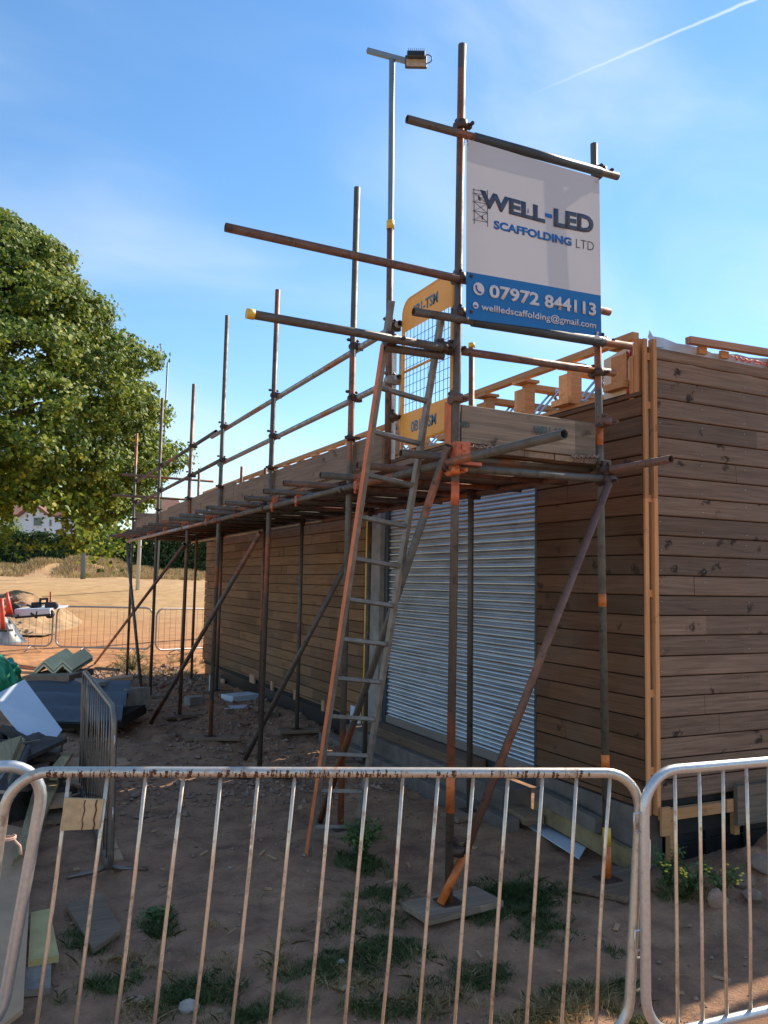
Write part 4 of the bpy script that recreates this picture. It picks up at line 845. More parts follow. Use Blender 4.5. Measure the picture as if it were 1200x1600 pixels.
# ------------------------------------------------------------------ vegetation
def leaves(centers, normals, size, squash=0.75):
    n = len(centers); a = rng.normal(size=(n, 3)); nn = normals+rng.normal(size=(n, 3))*0.7; nn /= np.linalg.norm(nn, axis=1, keepdims=True)
    u = np.cross(nn, a); u /= np.linalg.norm(u, axis=1, keepdims=True); v = np.cross(nn, u)
    s = size*rng.uniform(0.6, 1.3, (n, 1)); su = u*s; svv = v*s*squash
    return np.stack([centers-su, centers-svv*0.9+nn*s*0.18, centers+su, centers+svv*0.9+nn*s*0.18], 1)
def tree():
    Z = 30.0; k = Z/F
    prof = [(308, 12), (330, 62), (400, 158), (480, 205), (530, 250), (590, 294), (680, 308), (760, 288), (812, 232), (840, 190), (850, 170)]
    ys = np.array([p[0] for p in prof], float); rs = np.array([p[1] for p in prof], float)*k; x0 = -42
    axis0 = np.array(atZ(x0, 700, Z+1)); zOf = lambda py: (903-py)*k+1.85
    base = Vector((axis0[0], axis0[1], gz(axis0[0], axis0[1])))
    g = thing('lime_tree', base, 'large dense green lime tree overhanging the field on the left', 'tree')
    # limbs
    m = MB(); m.tube([base-Zv*0.3, base+Zv*2.5, base+Zv*7, base+Zv*13], [0.5, 0.42, 0.3, 0.1], 12, hollow=False); m.build('trunk', MT['bark'], g)
    cl = []; no = []
    nclump = 4300
    m = MB()
    for i in range(nclump):
        py = rng.uniform(312, 858) if i > 250 else rng.uniform(700, 860)
        r0 = np.interp(py, ys, rs); th = rng.uniform(0, 2*math.pi)
        lump = 1+0.07*math.sin(th*5+py*0.03)+0.07*math.sin(py*0.075+th*3)
        q = r0*lump*(1-0.42*rng.random()**1.8)
        p = np.array([axis0[0]+q*math.cos(th), axis0[1]+q*math.sin(th), zOf(py)])
        if rng.random() < 0.03 and p[2] > 6.5:
            e = p*0.93+np.array([axis0[0], axis0[1], p[2]])*0.07; s_ = Vector((axis0[0], axis0[1], max(base.z+2, p[2]-2.5))); m.tube([s_, (s_+Vector(e))/2+Vector((0, 0, 0.4)), Vector(e)], [0.10, 0.06, 0.02], 6, hollow=False)
        nl = int(rng.uniform(30, 85)); R_ = rng.uniform(0.28, 0.68)
        d = rng.normal(size=(nl, 3)); d /= np.linalg.norm(d, axis=1, keepdims=True); d[:, 2] *= 0.62
        c = p+d*R_*rng.random((nl, 1))**0.45; cl.append(c)
        outw = np.array([math.cos(th), math.sin(th), 0.55]); no.append(d*0.5+outw)
    # drooping twigs at the lower right
    for px, py in ((60, 800), (70, 812), (110, 845), (106, 858), (150, 850), (165, 862), (185, 855), (10, 815), (20, 835), (12, 850), (90, 780), (180, 840), (140, 835), (200, 835), (215, 815)):
        c0 = np.array(atZ(px, py, Z-4)); nl = 60; d = rng.normal(size=(nl, 3))*np.array([0.4, 0.4, 0.28]); cl.append(c0+d); no.append(np.tile([0, -0.5, 0.7], (nl, 1))+d)
    m.build('branch', MT['bark'], g)
    cc = np.concatenate(cl); nn = np.concatenate(no)
    # keep a ragged hollow at the lower left, where the house shows through
    P = cc-np.array(CAM); zc = P@np.array(f0); px = 600+F*(P@np.array(cr))/zc; py = 800-F*(P@np.array(cu))/zc
    low = (py > 797+9*np.sin(px*0.17)+5*np.sin(px*0.5)) & (py < 850) & (px > 20) & (px < 92+6*np.sin(py*0.3)) & (rng.random(len(cc)) < 0.965)
    low |= (py > 806+8*np.sin(px*0.12)) & (px < 118) & (rng.random(len(cc)) < 0.88)
    cc = cc[~low]; nn = nn[~low]
    np_mesh('crown', leaves(cc, nn, 0.090), 4, MT['leaf'], g)
tree()
def hedge():
    cl = []; no = []; Zh = 60
    g = None; pts = []
    for px in range(-60, 360, 4):
        c = atZ(px, 890, Zh); pts.append((px, c))
    base = pts[0][1]; g = thing('hedge', (base.x, base.y, 1.8), 'long dark clipped hedge along the far side of the field', 'hedge')
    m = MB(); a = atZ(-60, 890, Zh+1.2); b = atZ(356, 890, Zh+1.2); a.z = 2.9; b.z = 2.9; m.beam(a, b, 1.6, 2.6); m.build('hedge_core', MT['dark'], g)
    for px, c in pts:
        top = 4.75+0.12*math.sin(px*0.13)+0.1*math.sin(px*0.05)+(0.35 if px > 150 else 0)
        n = 520; q = np.empty((n, 3)); q[:, 0] = c.x+rng.uniform(-0.35, 0.35, n)*1; q[:, 1] = c.y+rng.uniform(-0.35, 0.35, n)
        q[:, 2] = 1.5+(top-1.5)*rng.random(n)**0.75; k2 = rng.random(n) < 0.3; q[k2, 2] = top+rng.normal(size=k2.sum())*0.1; dep = rng.uniform(-0.1, 1.9, n); 
        q[k2, 0] += dep[k2]*fr.x; q[k2, 1] += dep[k2]*fr.y; cl.append(q); nn = np.tile([-fr.x*0.8, -fr.y*0.8, 0.35], (n, 1)); nn[k2] = (0, 0, 1); no.append(nn)
    np_mesh('hedge_leaves', leaves(np.concatenate(cl), np.concatenate(no), 0.10), 4, MT['hedge'], g)
hedge()
def bush(px, py, Z, r, hgt, label):
    c = np.array(atZ(px, py, Z)); n = 1600; d = rng.normal(size=(n, 3)); d /= np.linalg.norm(d, axis=1, keepdims=True)
    q = c+d*np.array([r, r, hgt])*rng.random((n, 1))**0.4
    tag(np_mesh('bush', leaves(q, d, 0.11), 4, MT['leaf']), label, 'bush')
bush(8, 838, 66, 1.4, 1.9, 'pale green bush standing before the white house at the left edge')
def blades(P, h, w, lean, mat, name, label=None):
    n = len(P); th = rng.uniform(0, 2*math.pi, n); s = np.stack([np.cos(th), np.sin(th), np.zeros(n)], 1); l2 = rng.normal(size=(n, 2))*lean[:, None] if hasattr(lean, '__len__') else rng.normal(size=(n, 2))*lean
    H = h*rng.uniform(0.5, 1.3, n); tip = P+np.stack([l2[:, 0]*H, l2[:, 1]*H, H], 1); mid = P+np.stack([l2[:, 0]*H*0.3, l2[:, 1]*H*0.3, H*0.6], 1); W = s*w[:, None] if hasattr(w, '__len__') else s*w
    V = np.stack([P-W, P+W, mid+W*0.7, tip, mid-W*0.7], 1)
    return np_mesh(name, V, 5, mat)
def patches(spec):
    out = []; hs = []
    for px, py, rx, ry, n, h in spec:
        c = gnd(px, py); a = rng.normal(size=n)*rx*0.5; b = rng.normal(size=n)*ry*0.5
        # tufts: blades gather round random centres
        kx = rng.normal(size=(max(4, n//45), 2))*np.array([rx, ry])*0.5; i = rng.integers(0, len(kx), n)
        x = c.x+kx[i, 0]+rng.normal(size=n)*0.028; y = c.y+kx[i, 1]+rng.normal(size=n)*0.028; out.append(np.stack([x, y, ground_z(x, y)-0.004], 1)); hs.append(np.full(n, h))
    return np.concatenate(out), np.concatenate(hs)*0.8
P, h = patches([(800, 1405, 0.34, 0.26, 7500, 0.05), (740, 1420, 0.25, 0.2, 2500, 0.045), (600, 1490, 0.26, 0.16, 4200, 0.035), (500, 1520, 0.2, 0.12, 2000, 0.035), (560, 1355, 0.14, 0.14, 1700, 0.07), (600, 1400, 0.2, 0.12, 1500, 0.04), (300, 1550, 0.22, 0.14, 2500, 0.05), (400, 1585, 0.2, 0.08, 1500, 0.04), (250, 1450, 0.12, 0.08, 900, 0.05), (600, 1580, 0.25, 0.08, 1700, 0.04), (740, 1520, 0.2, 0.12, 1900, 0.035), (165, 1545, 0.15, 0.1, 900, 0.05), (900, 1560, 0.3, 0.1, 2400, 0.05), (130, 1480, 0.1, 0.15, 800, 0.05), (560, 1440, 0.3, 0.15, 1500, 0.035), (850, 1450, 0.2, 0.2, 1500, 0.04), (1010, 1590, 0.1, 0.04, 300, 0.05), (1060, 1400, 0.15, 0.12, 800, 0.06), (950, 1480, 0.2, 0.2, 300, 0.03)])
tag(blades(P, h, 0.0016, 0.7, MT['grass'], 'green_grass'), kind='stuff', label='green grass tufts scattered over the bare soil', cat='grass')
P, h = patches([(560, 1540, 0.4, 0.15, 700, 0.045), (400, 1500, 0.4, 0.15, 450, 0.045), (900, 1575, 0.25, 0.10, 1500, 0.06), (290, 1560, 0.3, 0.15, 450, 0.045), (680, 1570, 0.3, 0.12, 600, 0.05), (850, 1590, 0.2, 0.06, 900, 0.06), (200, 1500, 0.3, 0.2, 500, 0.05), (1090, 1400, 0.2, 0.15, 500, 0.06), (300, 1035, 1.2, 1.6, 2600, 0.10), (205, 1045, 0.6, 1.0, 1500, 0.16), (265, 1055, 0.9, 0.7, 1400, 0.12), (150, 1080, 0.5, 0.6, 900, 0.08), (350, 1040, 0.8, 1.5, 1200, 0.08)])
tag(blades(P, h, 0.002, 0.9, MT['straw'], 'dry_grass'), kind='stuff', label='dry straw coloured grass on the soil and behind the scaffold', cat='grass')
def bank():
    n = 42000; lat = rng.uniform(-34, -9, n); d = rng.uniform(46.5, 58, n)
    x = lat*rt.x+d*fr.x; y = lat*rt.y+d*fr.y; keep = value_noise(lat*0.9+50, d*0.7, 8)+0.35*rng.random(n) > 0.55; x = x[keep]; y = y[keep]; n = len(x)
    P = np.stack([x, y, ground_z(x, y)-0.05], 1)
    tag(blades(P, np.full(n, 0.34), np.full(n, 0.024), 0.35, MT['straw'], 'wild_grass'), kind='stuff', label='tall dry wild grass on the bank before the hedge', cat='grass')
bank()
def weed(px, py, n, spread, hgt, label, flowers=0, z=None):
    c = gnd(px, py); base = Vector((c.x, c.y, gz(c.x, c.y))); g = thing('weed', base, label, 'plant'); m = MB(); lf = []; nf = []; fl = MB()
    for i in range(n):
        a = rng.uniform(0, 6.28); l = rng.uniform(0.4, 1)*spread; t = base+Vector((math.cos(a)*l, math.sin(a)*l*0.7, hgt*rng.uniform(0.5, 1)))
        mid = base.lerp(t, 0.5)+Vector((0, 0, hgt*0.25)); m.tube([base, mid, t], [0.003, 0.0022, 0.001], 5, hollow=False)
        for s_ in np.linspace(0.15, 1, 12): q = base.lerp(mid, min(1, s_*2)) if s_ < 0.5 else mid.lerp(t, s_*2-1); lf.append(np.array(q)+rng.normal(size=3)*0.012); nf.append([0, 0, 1])
        if i < flowers:
            for j in range(3): q = t+Vector(rng.normal(size=3)*0.012); fl.obox(q, Xv, Yv, Zv, 0.012, 0.012, 0.006)
    m.build('stem', MT['weed'], g); np_mesh('leaves', leaves(np.array(lf), np.array(nf, float), 0.014 if hgt > 0.14 else 0.012), 4, MT['weed'], g)
    if flowers: tag(fl.build('flowers', MT['petal'], g), kind='stuff')
    else: fl.bm.free()
weed(565, 1352, 60, 0.16, 0.30, 'bushy dark green weed growing at the foot of the ladder')
weed(1080, 1402, 20, 0.22, 0.20, 'straggly weed with small yellow flowers before the black plinth', 8)
weed(1128, 1405, 14, 0.2, 0.20, 'flowering weed beside the broken brick at the front wall', 6)
weed(1045, 1395, 16, 0.15, 0.26, 'wiry dry weed at the building corner behind the barrier joint')
weed(245, 1440, 34, 0.12, 0.06, 'low green weed on bare soil behind the left barrier bars')
weed(205, 1050, 50, 0.5, 0.5, 'sunlit yellow green weed clump behind the side barrier', 0)
# ------------------------------------------------------------------ house behind the tree
def house():
    Z = 84; def_ = None
    A = atZ(-20, 900, Z); u = rt; g = thing('house', (A.x, A.y, 2), 'white rendered gabled house with brown roof behind the hedge', 'house')
    def W(px, py, dz=0): return atZ(px, py, Z)+fr*dz
    def prism(pts, depth, name, mat):
        m = MB(); a = [m.bm.verts.new(atZ(x, y, Z)) for x, y in pts]; b = [m.bm.verts.new(atZ(x, y, Z)+fr*depth) for x, y in pts]
        m.bm.faces.new(a); m.bm.faces.new(b[::-1])
        for i in range(len(a)): m.bm.faces.new((a[i], b[i], b[(i+1) % len(a)], a[(i+1) % len(a)]))
        return m.build(name, mat, g)
    prism([(20, 900), (96, 900), (96, 812), (77, 806), (56, 791), (30, 806), (20, 806)], 9, 'wall', MT['render_w'])
    w2 = prism([(-60, 900), (19, 900), (19, 812), (-60, 808)], 6, 'wall', MT['render_w'])
    m = MB(); p, q, r_ = W(54, 787, -0.4), W(80, 807, -0.4), W(28, 807, -0.4)
    m.poly([p, q, q+fr*9.5, p+fr*9.5], 0.25); m.poly([p, r_, r_+fr*9.5, p+fr*9.5], 0.25); m.build('roof', MT['roof'], g)
    m = MB(); m.poly([W(-60, 806, -0.5), W(28, 806, -0.5), W(28, 782, 4), W(-60, 782, 4)], 0.2); m.poly([W(80, 806, 0.5), W(130, 806, 0.5), W(130, 778, 4), W(66, 778, 4)], 0.2); m.build('roof', MT['roof'], g)
    prism([(97, 900), (150, 900), (150, 808), (97, 808)], 6, 'wall', MT['render_w'])
    f = MB(); f.beam(W(52.5, 808, -0.06), W(65.5, 808.3, -0.06), 0.1, 0.1); f.beam(W(52.5, 822, -0.06), W(65.5, 822.3, -0.06), 0.1, 0.1); wf = f.build('window', MT['mast_w'], g)
    m = MB(); m.poly([W(53, 822, -0.04), W(65, 822, -0.04), W(65, 808.5, -0.04), W(53, 808.5, -0.04)], 0.06); m.build('pane', MT['pane'], wf)
    m = MB(); m.poly([W(77.5, 822, -0.04), W(80.5, 822, -0.04), W(80.5, 812, -0.04), W(77.5, 812, -0.04)], 0.06); m.poly([W(25, 845, -0.04), W(48, 846, -0.04), W(48, 841, -0.04), W(25, 840, -0.04)], 0.06); m.build('window', MT['pane'], g)
    g2 = thing('house', tuple(atZ(265, 890, 80)), 'distant house with a plain brown roof behind the far end of the scaffold', 'house')
    m = MB(); a, b, c_ = atZ(248, 803, 80), atZ(291, 803, 80), atZ(278, 782, 84); dd2 = atZ(236, 782, 84); m.poly([a, b, c_, dd2], 0.3); m.build('roof', MT['roof'], g2)
    m = MB(); m.beam(atZ(250, 850, 82), atZ(290, 850, 82), 4, 6.2); m.build('wall', MT['render_w'], g2)
house()
# ------------------------------------------------------------------ things on the field
def stone_mesh(name, c, s, mat, seed, parent=None):
    m = MB(); g = bmesh.ops.create_icosphere(m.bm, subdivisions=2, radius=1); r = random.Random(seed)
    pl = [(Vector((r.uniform(-1, 1), r.uniform(-1, 1), r.uniform(-1, 1))).normalized(), r.uniform(0.55, 0.85)) for _ in range(7)]
    for v in g['verts']:
        for n_, d_ in pl:
            t = v.co.dot(n_)
            if t > d_: v.co -= n_*(t-d_)
        v.co = Vector((v.co.x*s[0], v.co.y*s[1], v.co.z*s[2]))+Vector(c)
    return m.build(name, mat, parent)
def mound():
    for px, py, Z, rx, ry, hgt, mat, lab in ((34, 940, 27, 2.1, 3.2, 1.05, 'soil_mound', 'pale sandy soil heap with sloping side behind the trailer'), (-10, 950, 22.5, 1.0, 0.9, 1.05, 'tarp', 'dark covered heap at the left edge behind the red cone')):
        c = atZ(px, py, Z); zc = gz(c.x, c.y); m = MB(); n = 44; V = {}
        for i in range(n+1):
            for j in range(n+1):
                a = -1+2*i/n; b = -1+2*j/n; rr = math.hypot(a, b); hh = hgt*(0.5+0.5*math.cos(math.pi*rr))**0.8 if rr < 1 else -0.1
                x = c.x+a*rx*rt.x+b*ry*fr.x; y = c.y+a*rx*rt.y+b*ry*fr.y; nz = float(value_noise(np.array([x*2.2+60]), np.array([y*2.2+60]), 6)[0]-0.5)*0.3*hh+float(value_noise(np.array([x*7+60]), np.array([y*7+60]), 7)[0]-0.5)*0.1*min(1, hh*3)
                V[i, j] = m.bm.verts.new((x, y, zc+hh+nz-0.03))
        for i in range(n):
            for j in range(n): m.bm.faces.new((V[i, j], V[i+1, j], V[i+1, j+1], V[i, j+1]))
        tag(m.build('soil_heap', MT[mat], None, True), lab, 'heap')
mound()
for i, (px, py) in enumerate([(18, 935), (28, 932), (34, 940), (24, 944), (14, 948), (30, 950)]):
    c = atZ(px, py, 21.2); tag(stone_mesh('rubble_lump', (c.x, c.y, c.z-0.05), (0.14, 0.14, 0.10), MT['stone'], 40+i), ['topmost reddish lump of rubble beside the red cone', 'reddish rubble lump nearest the top right of its heap', 'reddish lump on the trailer side of the rubble', 'reddish rubble lump in the middle of its heap', 'reddish rubble lump touching the red cone', 'lowest reddish rubble lump in front of its heap'][i], 'rubble', 'rubble lumps beside the trailer')
def trailer():
    b = gnd(55, 985); Zt = 19.0; g = thing('plant_trailer', tuple(atZ(55, 965, Zt)), 'low flat white trailer with black machine frame behind the far barrier', 'trailer')
    W = lambda px, py, d=0: atZ(px, py, Zt)+fr*d
    m = MB(); m.poly([W(24, 963), W(79, 959), W(78, 952), W(23, 953)], 0.04); m.poly([W(23, 953), W(78, 952), W(80, 949, 1.1), W(25, 950, 1.1)], 0.04); m.build('bed', MT['white'], g)
    m = MB(); m.beam(W(24, 965), W(79, 960.5), 0.05, 0.05); m.beam(W(35, 955, .4), W(75, 951, .4), 0.06, 0.05)
    for px in (51, 62): m.beam(W(px-1, 956, .4), W(px+1, 935, .4), 0.05, 0.05, (0, 1, 0))
    m.beam(W(51, 937, .4), W(63, 936, .4), 0.05, 0.05); m.beam(W(52, 944, .4), W(62, 943, .4), 0.04, 0.05); m.beam(W(36, 945, .2), W(44, 949, .2), 0.04, 0.04); m.beam(W(48, 958), W(58, 964), 0.05, 0.05); m.beam(W(58, 955), W(56, 966), 0.05, 0.05)
    m.obox(W(46, 947, .4), rt, fr, Zv, 0.16, 0.3, 0.16, bev=0.02); m.build('machine_frame', MT['tyre'], g)
    m = MB(); m.beam(W(65, 948, .5), W(65, 925, .5), 0.03, 0.03, (0, 1, 0)); m.build('marker_rod', MT['red_plastic'], g)
    for px, py in ((69, 947), (76, 947), (70, 961), (14, 955)):
        m = MB(); c = W(px, py, 0.3); m.tube([c-fr*0.06, c+fr*0.06], 0.09 if px > 20 else 0.16, 14, hollow=False); m.build('wheel', MT['tyre'], g)
trailer()
for px, pt_, pb, Zc, lab in ((12, 925, 962, 18.8, 'red traffic cone tapering to a point beside the dark heap'), (2, 935, 985, 18.0, 'bright red barrier post cut by the left edge of the view')):
    b = atZ(px+3, pb, Zc); t = atZ(px-1 if px > 5 else px, pt_, Zc); g = thing('traffic_cone', tuple(b), lab, 'cone'); m = MB()
    m.tube([b, t], [0.085, 0.025] if px > 5 else [0.05, 0.045], 12, hollow=False); m.build('cone', MT['red_plastic'], g); m = MB(); m.obox(b, rt, fr, Zv, 0.3, 0.3, 0.04); m.build('base', MT['tyre'], g)
# ------------------------------------------------------------------ pile at the left
def gp3(px, py, z=0.0): return gnd(px, py, z)
def sheet(name, pts, th, mat, label, cat, group=None): return tag(MB().poly(pts, th).build(name, MT[mat]), label, cat, group)
Zp = 7.6
sheet('white_panel', [atZ(-14, 1090, 7.8), atZ(62, 1187, 7.35), atZ(97, 1141, 7.75), atZ(38, 1062, 8.3)], 0.012, 'white', 'white sheet panel, bluish shade in its colour, propped at a slant on the rubbish pile', 'panel')  # white board panel; its colour carries the blue of the shade
def green_bag():
    c = atZ(-2, 1068, 9.2); m = MB(); g = bmesh.ops.create_icosphere(m.bm, subdivisions=5, radius=1); r = random.Random(3)
    for v in g['verts']:
        n_ = float(value_noise(np.array([v.co.x*3.1+20+v.co.z*2]), np.array([v.co.y*3.1+20-v.co.z]), 9)[0]-0.5); n2 = abs(math.sin(v.co.x*7+v.co.z*5+n_*6))
        k_ = 1+n_*0.45-0.12*n2; up = 0.75+0.25*(v.co.z > 0)
        v.co = Vector((v.co.x*0.24*k_, v.co.y*0.24*k_, v.co.z*0.30*k_*up))+c
    tip = atZ(17, 1030, 9.2)
    for v in g['verts']:
        w_ = max(0, 1-(v.co-atZ(14, 1045, 9.2)).length/0.16); v.co = v.co.lerp(tip, w_*0.55)
    tag(m.build('rubbish_bag', MT['green_bag'], None, True), 'crumpled green plastic bag behind the white panel', 'bag')
green_bag()
# corrugated dark sheeting
m = MB(); a0 = gnd(62, 1075, 0.32); NU = 44
L0, L1 = atZ(40, 1063, 10.6), atZ(205, 1066, 10.6); B0, B1 = atZ(60, 1122, 9.3), atZ(190, 1119, 9.3)
for th_off in (0, -0.02):
    rows = []
    for j in range(25):
        t = j/24; row = []
        for i in range(NU+1): u = i/NU; p = L0.lerp(L1, u).lerp(B0.lerp(B1, u), t); row.append(m.bm.verts.new((p.x, p.y, p.z+0.05*math.sin(t*17)+th_off+0.008*math.sin(u*9))))
        rows.append(row)
    for j in range(24):
        for i in range(NU): m.bm.faces.new((rows[j][i], rows[j][i+1], rows[j+1][i+1], rows[j+1][i])).smooth = True
tag(m.build('ridged_sheeting', MT['tarp']), 'stack of dark slate ridged sheets lying behind the side barrier', 'sheeting')
m = MB(); c0, c1 = atZ(60, 1131, 9.5), atZ(190, 1128, 9.5); m.beam(c0+fr*0.5, c1+fr*0.5, 1.0, 0.12); tag(m.build('pallet', MT['dark']), 'dark pallet under the ridged sheets', 'pallet')
for k_, (px, lab) in enumerate(((77, 'left of two cream L-shaped foam boards stacked on the sheets'), (106, 'right of two cream L-shaped foam boards stacked on the sheets'))):
    g = thing('corner_board', tuple(atZ(px, 1040, 10.8)), lab, 'foam board', 'cream foam corner boards')
    W = lambda x, y, d=0: atZ(px+x, y, 10.8)+fr*d
    apex, lf_, rg = (-8, 1033), (-24, 1048), (7, 1047)
    for th_, mt, nm in ((0, 'insul', 'foam_layer'), (0.028, 'foil', 'foil_layer'), (0.05, 'insul', 'foam_layer')):
        m = MB(); off = -Zv*th_
        sh = Vector((0.05, 0, 0))
        for e in (lf_, rg):
            p, q = W(*apex)+off, W(*e)+off; m.poly([p, q, q+fr*0.75+Zv*0.10+rt*0.0, p+fr*0.75+Zv*0.10+rt*0.0], 0.022)
        m.build(nm, MT[mt], g)
tag(MB().beam(atZ(58, 1056, 10.9), atZ(128, 1055, 10.9), 0.9, 0.09).build('timber_packing', MT['board_x']), 'dark timber packing under the cream foam boards', 'timber')
tag(MB().beam(atZ(168, 1090, 11.0), atZ(216, 1091, 10.4), 0.35, 0.26, bev=0.01).build('concrete_trough', MT['block']), 'long blue grey concrete block behind the side barrier', 'block')
# loose boards
items = [
 ([atZ(-15, 1168, 5.9), atZ(-25, 1232, 5.0), atZ(14, 1200, 5.35), atZ(34, 1152, 6.4)], 0.03, 'plank', 'broad greenish plank on top of the left edge stack'),
 ([atZ(-8, 1228, 5.2), atZ(8, 1232, 5.0), atZ(40, 1157, 6.4), atZ(34, 1153, 6.5)], 0.03, 'plank', 'narrow greenish batten beside the broad plank at the left edge'),
 ([atZ(-20, 1240, 4.6), atZ(-20, 1290, 4.3), atZ(30, 1215, 5.6), atZ(41, 1165, 6.4), atZ(30, 1170, 6.3)], 0.06, 'tarp', 'dark weathered board leaning under the green planks'),
 ([atZ(52, 1188, 7.0), atZ(88, 1186, 7.0), atZ(104, 1150, 7.9), atZ(78, 1150, 7.9)], 0.04, 'sole', 'brown plank end lying by the tip of the white panel'),
 ([gp3(38, 1232, .25), gp3(70, 1215, .25), gp3(78, 1192, .25), gp3(48, 1198, .25)], 0.03, 'sole', 'grey board end in the pile below the white panel'),
 ([gp3(70, 1215, .3), gp3(90, 1216, .3), gp3(114, 1178, .3), gp3(98, 1180, .3)], 0.035, 'plank', 'short greenish batten angled across the pile by the side barrier'),
 ([gp3(20, 1350, .18), gp3(58, 1310, .18), gp3(92, 1222, .18), gp3(55, 1226, .18)], 0.035, 'plank', 'long pale plank running down under the foreground barrier'),
 ([gp3(52, 1215, .08), gp3(126, 1230, .08), gp3(130, 1186, .08), gp3(95, 1184, .08)], 0.025, 'ply', 'small square of board behind the side barrier foot'),
 ([gp3(-40, 1640, .10), gp3(36, 1580, .10), gp3(52, 1300, .10), gp3(10, 1290, .10)], 0.02, 'ply', 'large pinkish plywood sheet flat at the lower left corner'),
 ([gp3(44, 1506, .06), gp3(92, 1498, .06), gp3(77, 1424, .06), gp3(48, 1430, .06)], 0.03, 'ply_pale', 'small pale yellow board on the ground by the plywood sheet'),
 ([gp3(38, 1552, .03), gp3(79, 1549, .03), gp3(80, 1506, .03), gp3(42, 1500, .03)], 0.03, 'block', 'square grey slab below the pale yellow board'),
 ([gp3(145, 1487, .03), gp3(190, 1455, .03), gp3(160, 1400, .03), gp3(102, 1415, .03)], 0.025, 'sole', 'grey brown board lying flat near the side barrier foot'),
 ([gp3(176, 1346, .02), gp3(193, 1344, .02), gp3(178, 1310, .02), gp3(174, 1312, .02)], 0.02, 'ply', 'small triangular offcut behind the side barrier post'),
 ([gp3(70, 1262, .12), gp3(105, 1258, .12), gp3(112, 1240, .12), gp3(78, 1243, .12)], 0.03, 'ply', 'short offcut beneath the plate of the foreground barrier'),
 ([gp3(68, 1285, .05), gp3(110, 1283, .05), gp3(118, 1265, .05), gp3(74, 1266, .05)], 0.03, 'sole', 'brown offcut lowest in the pile below the barrier plate'),
 ([gp3(172, 1200, .03), gp3(204, 1195, .03), gp3(195, 1186, .03), gp3(172, 1186, .03)], 0.02, 'ply', 'thin pale strip of board just right of the side barrier'),
]
for pts, th_, mt, lab in items: sheet('loose_board', pts, th_, mt, lab, 'board', 'loose boards in the pile')
def heap():
    r = random.Random(5); m = MB()
    for i in range(26):
        c = atZ(r.uniform(-40, 62), r.uniform(1130, 1250), r.uniform(5.9, 8.2)); c.z = min(c.z, 0.42)-0.05
        u = Vector((r.uniform(-1, 1), r.uniform(-1, 1), r.uniform(-0.3, 0.3))).normalized(); v = u.cross(Vector((r.uniform(-.3, .3), r.uniform(-.3, .3), 1))).normalized(); w = u.cross(v)
        m.obox(c, u, v, w, r.uniform(0.25, 0.7), r.uniform(0.12, 0.4), r.uniform(0.02, 0.07), bev=0.002)
    g = bmesh.ops.create_grid(m.bm, x_segments=60, y_segments=60, size=1)
    c0 = atZ(0, 1200, 6.9)
    for q in g['verts']:
        x, y = q.co.x, q.co.y; rr = math.hypot(x, y); n1 = float(value_noise(np.array([x*5+30]), np.array([y*5+30]), 12)[0]-0.5); n2 = float(value_noise(np.array([x*14+60]), np.array([y*14+60]), 13)[0]-0.5)
        p = Vector((c0.x-0.15, c0.y, 0))+rt*x*0.75+fr*y*1.6; q.co = (p.x, p.y, -0.06+0.42*max(0, 1-rr**3)*(0.75+n1)+0.10*n2)
    tag(m.build('debris_stack', MT['sole_dk']), 'dark heap of waste under the planks and white panel', 'heap')
MT['sole_dk'] = plain('dark rotting waste', (0.055, 0.045, 0.038), 0.9, 0, 0.6, 5, 0.8)
heap()
for i, (a, b, mt, lab) in enumerate((((0, 1036, 11.5), (62, 1045, 11.2), 'orange_wood', 'thin reddish lath on the waste behind the green bag'), ((20, 1050, 11.3), (60, 1052, 11.2), 'ply', 'pale lath on the waste left of the foam boards'), ((25, 1042, 12.0), (58, 1046, 11.8), 'board_x', 'short grey batten behind the foam boards'), ((150, 1044, 11), (185, 1047, 10.8), 'sole', 'dark batten behind the side barrier top'), ((28, 1162, 6.2), (62, 1157, 6.4), 'galv_dull', 'thin rod across the tip of the white panel'), ((-5, 1237, 4.6), (15, 1238, 4.6), 'galv_dull', 'thin pale rod sticking out at the left edge'))):
    tag(MB().beam(atZ(*a), atZ(*b), 0.06 if i < 4 else 0.015, 0.03 if i < 4 else 0.015).build('lath' if i < 4 else 'rod', MT[mt]), lab, 'lath' if i < 4 else 'rod')
for i, (a, b) in enumerate((((25, 1062, 11), (60, 1062, 11)), ((128, 1062, 10.6), (166, 1068, 10.4)), ((165, 1062, 13.4), (205, 1058, 13.6)))):
    tag(MB().beam(atZ(*a), atZ(*b), 0.25, 0.05).build('timber_offcut', MT['ply' if i != 1 else 'concrete']), ['pale timber offcut beside the green bag', 'grey slab resting behind the side barrier top corner', 'sunlit plank behind the side barrier'][i], 'offcut')
# blocks and stones on the shaded soil
def block(px, py, s, rz, mat, label, cat='block'):
    c = gnd(px, py); ax = Vector((math.cos(rz), math.sin(rz), 0)); ay = Vector((-ax.y, ax.x, 0)); m = MB(); m.obox((c.x, c.y, gz(c.x, c.y)+s[2]/2-0.01), ax, ay, Zv, *s, bev=0.006); return tag(m.build('building_block', MT[mat]), label, cat)
block(376, 1092, (0.5, 0.34, 0.09), 0.3, 'white', 'upper of two white blocks beside the inner uprights'); block(370, 1106, (0.42, 0.26, 0.05), 0.0, 'white', 'lower flat white sheet beside the inner uprights', 'sheet')
block(303, 1102, (0.26, 0.16, 0.12), 0.4, 'concrete', 'single grey block between the two outer uprights in shade'); block(335, 1080, (0.3, 0.02, 0.3), 0.7, 'white', 'white board leaning low at the far wall corner', 'board')
block(612, 1135, (0.04, 0.03, 0.03), 0.4, 'white', 'tiny white scrap on the soil before the door step', 'scrap')
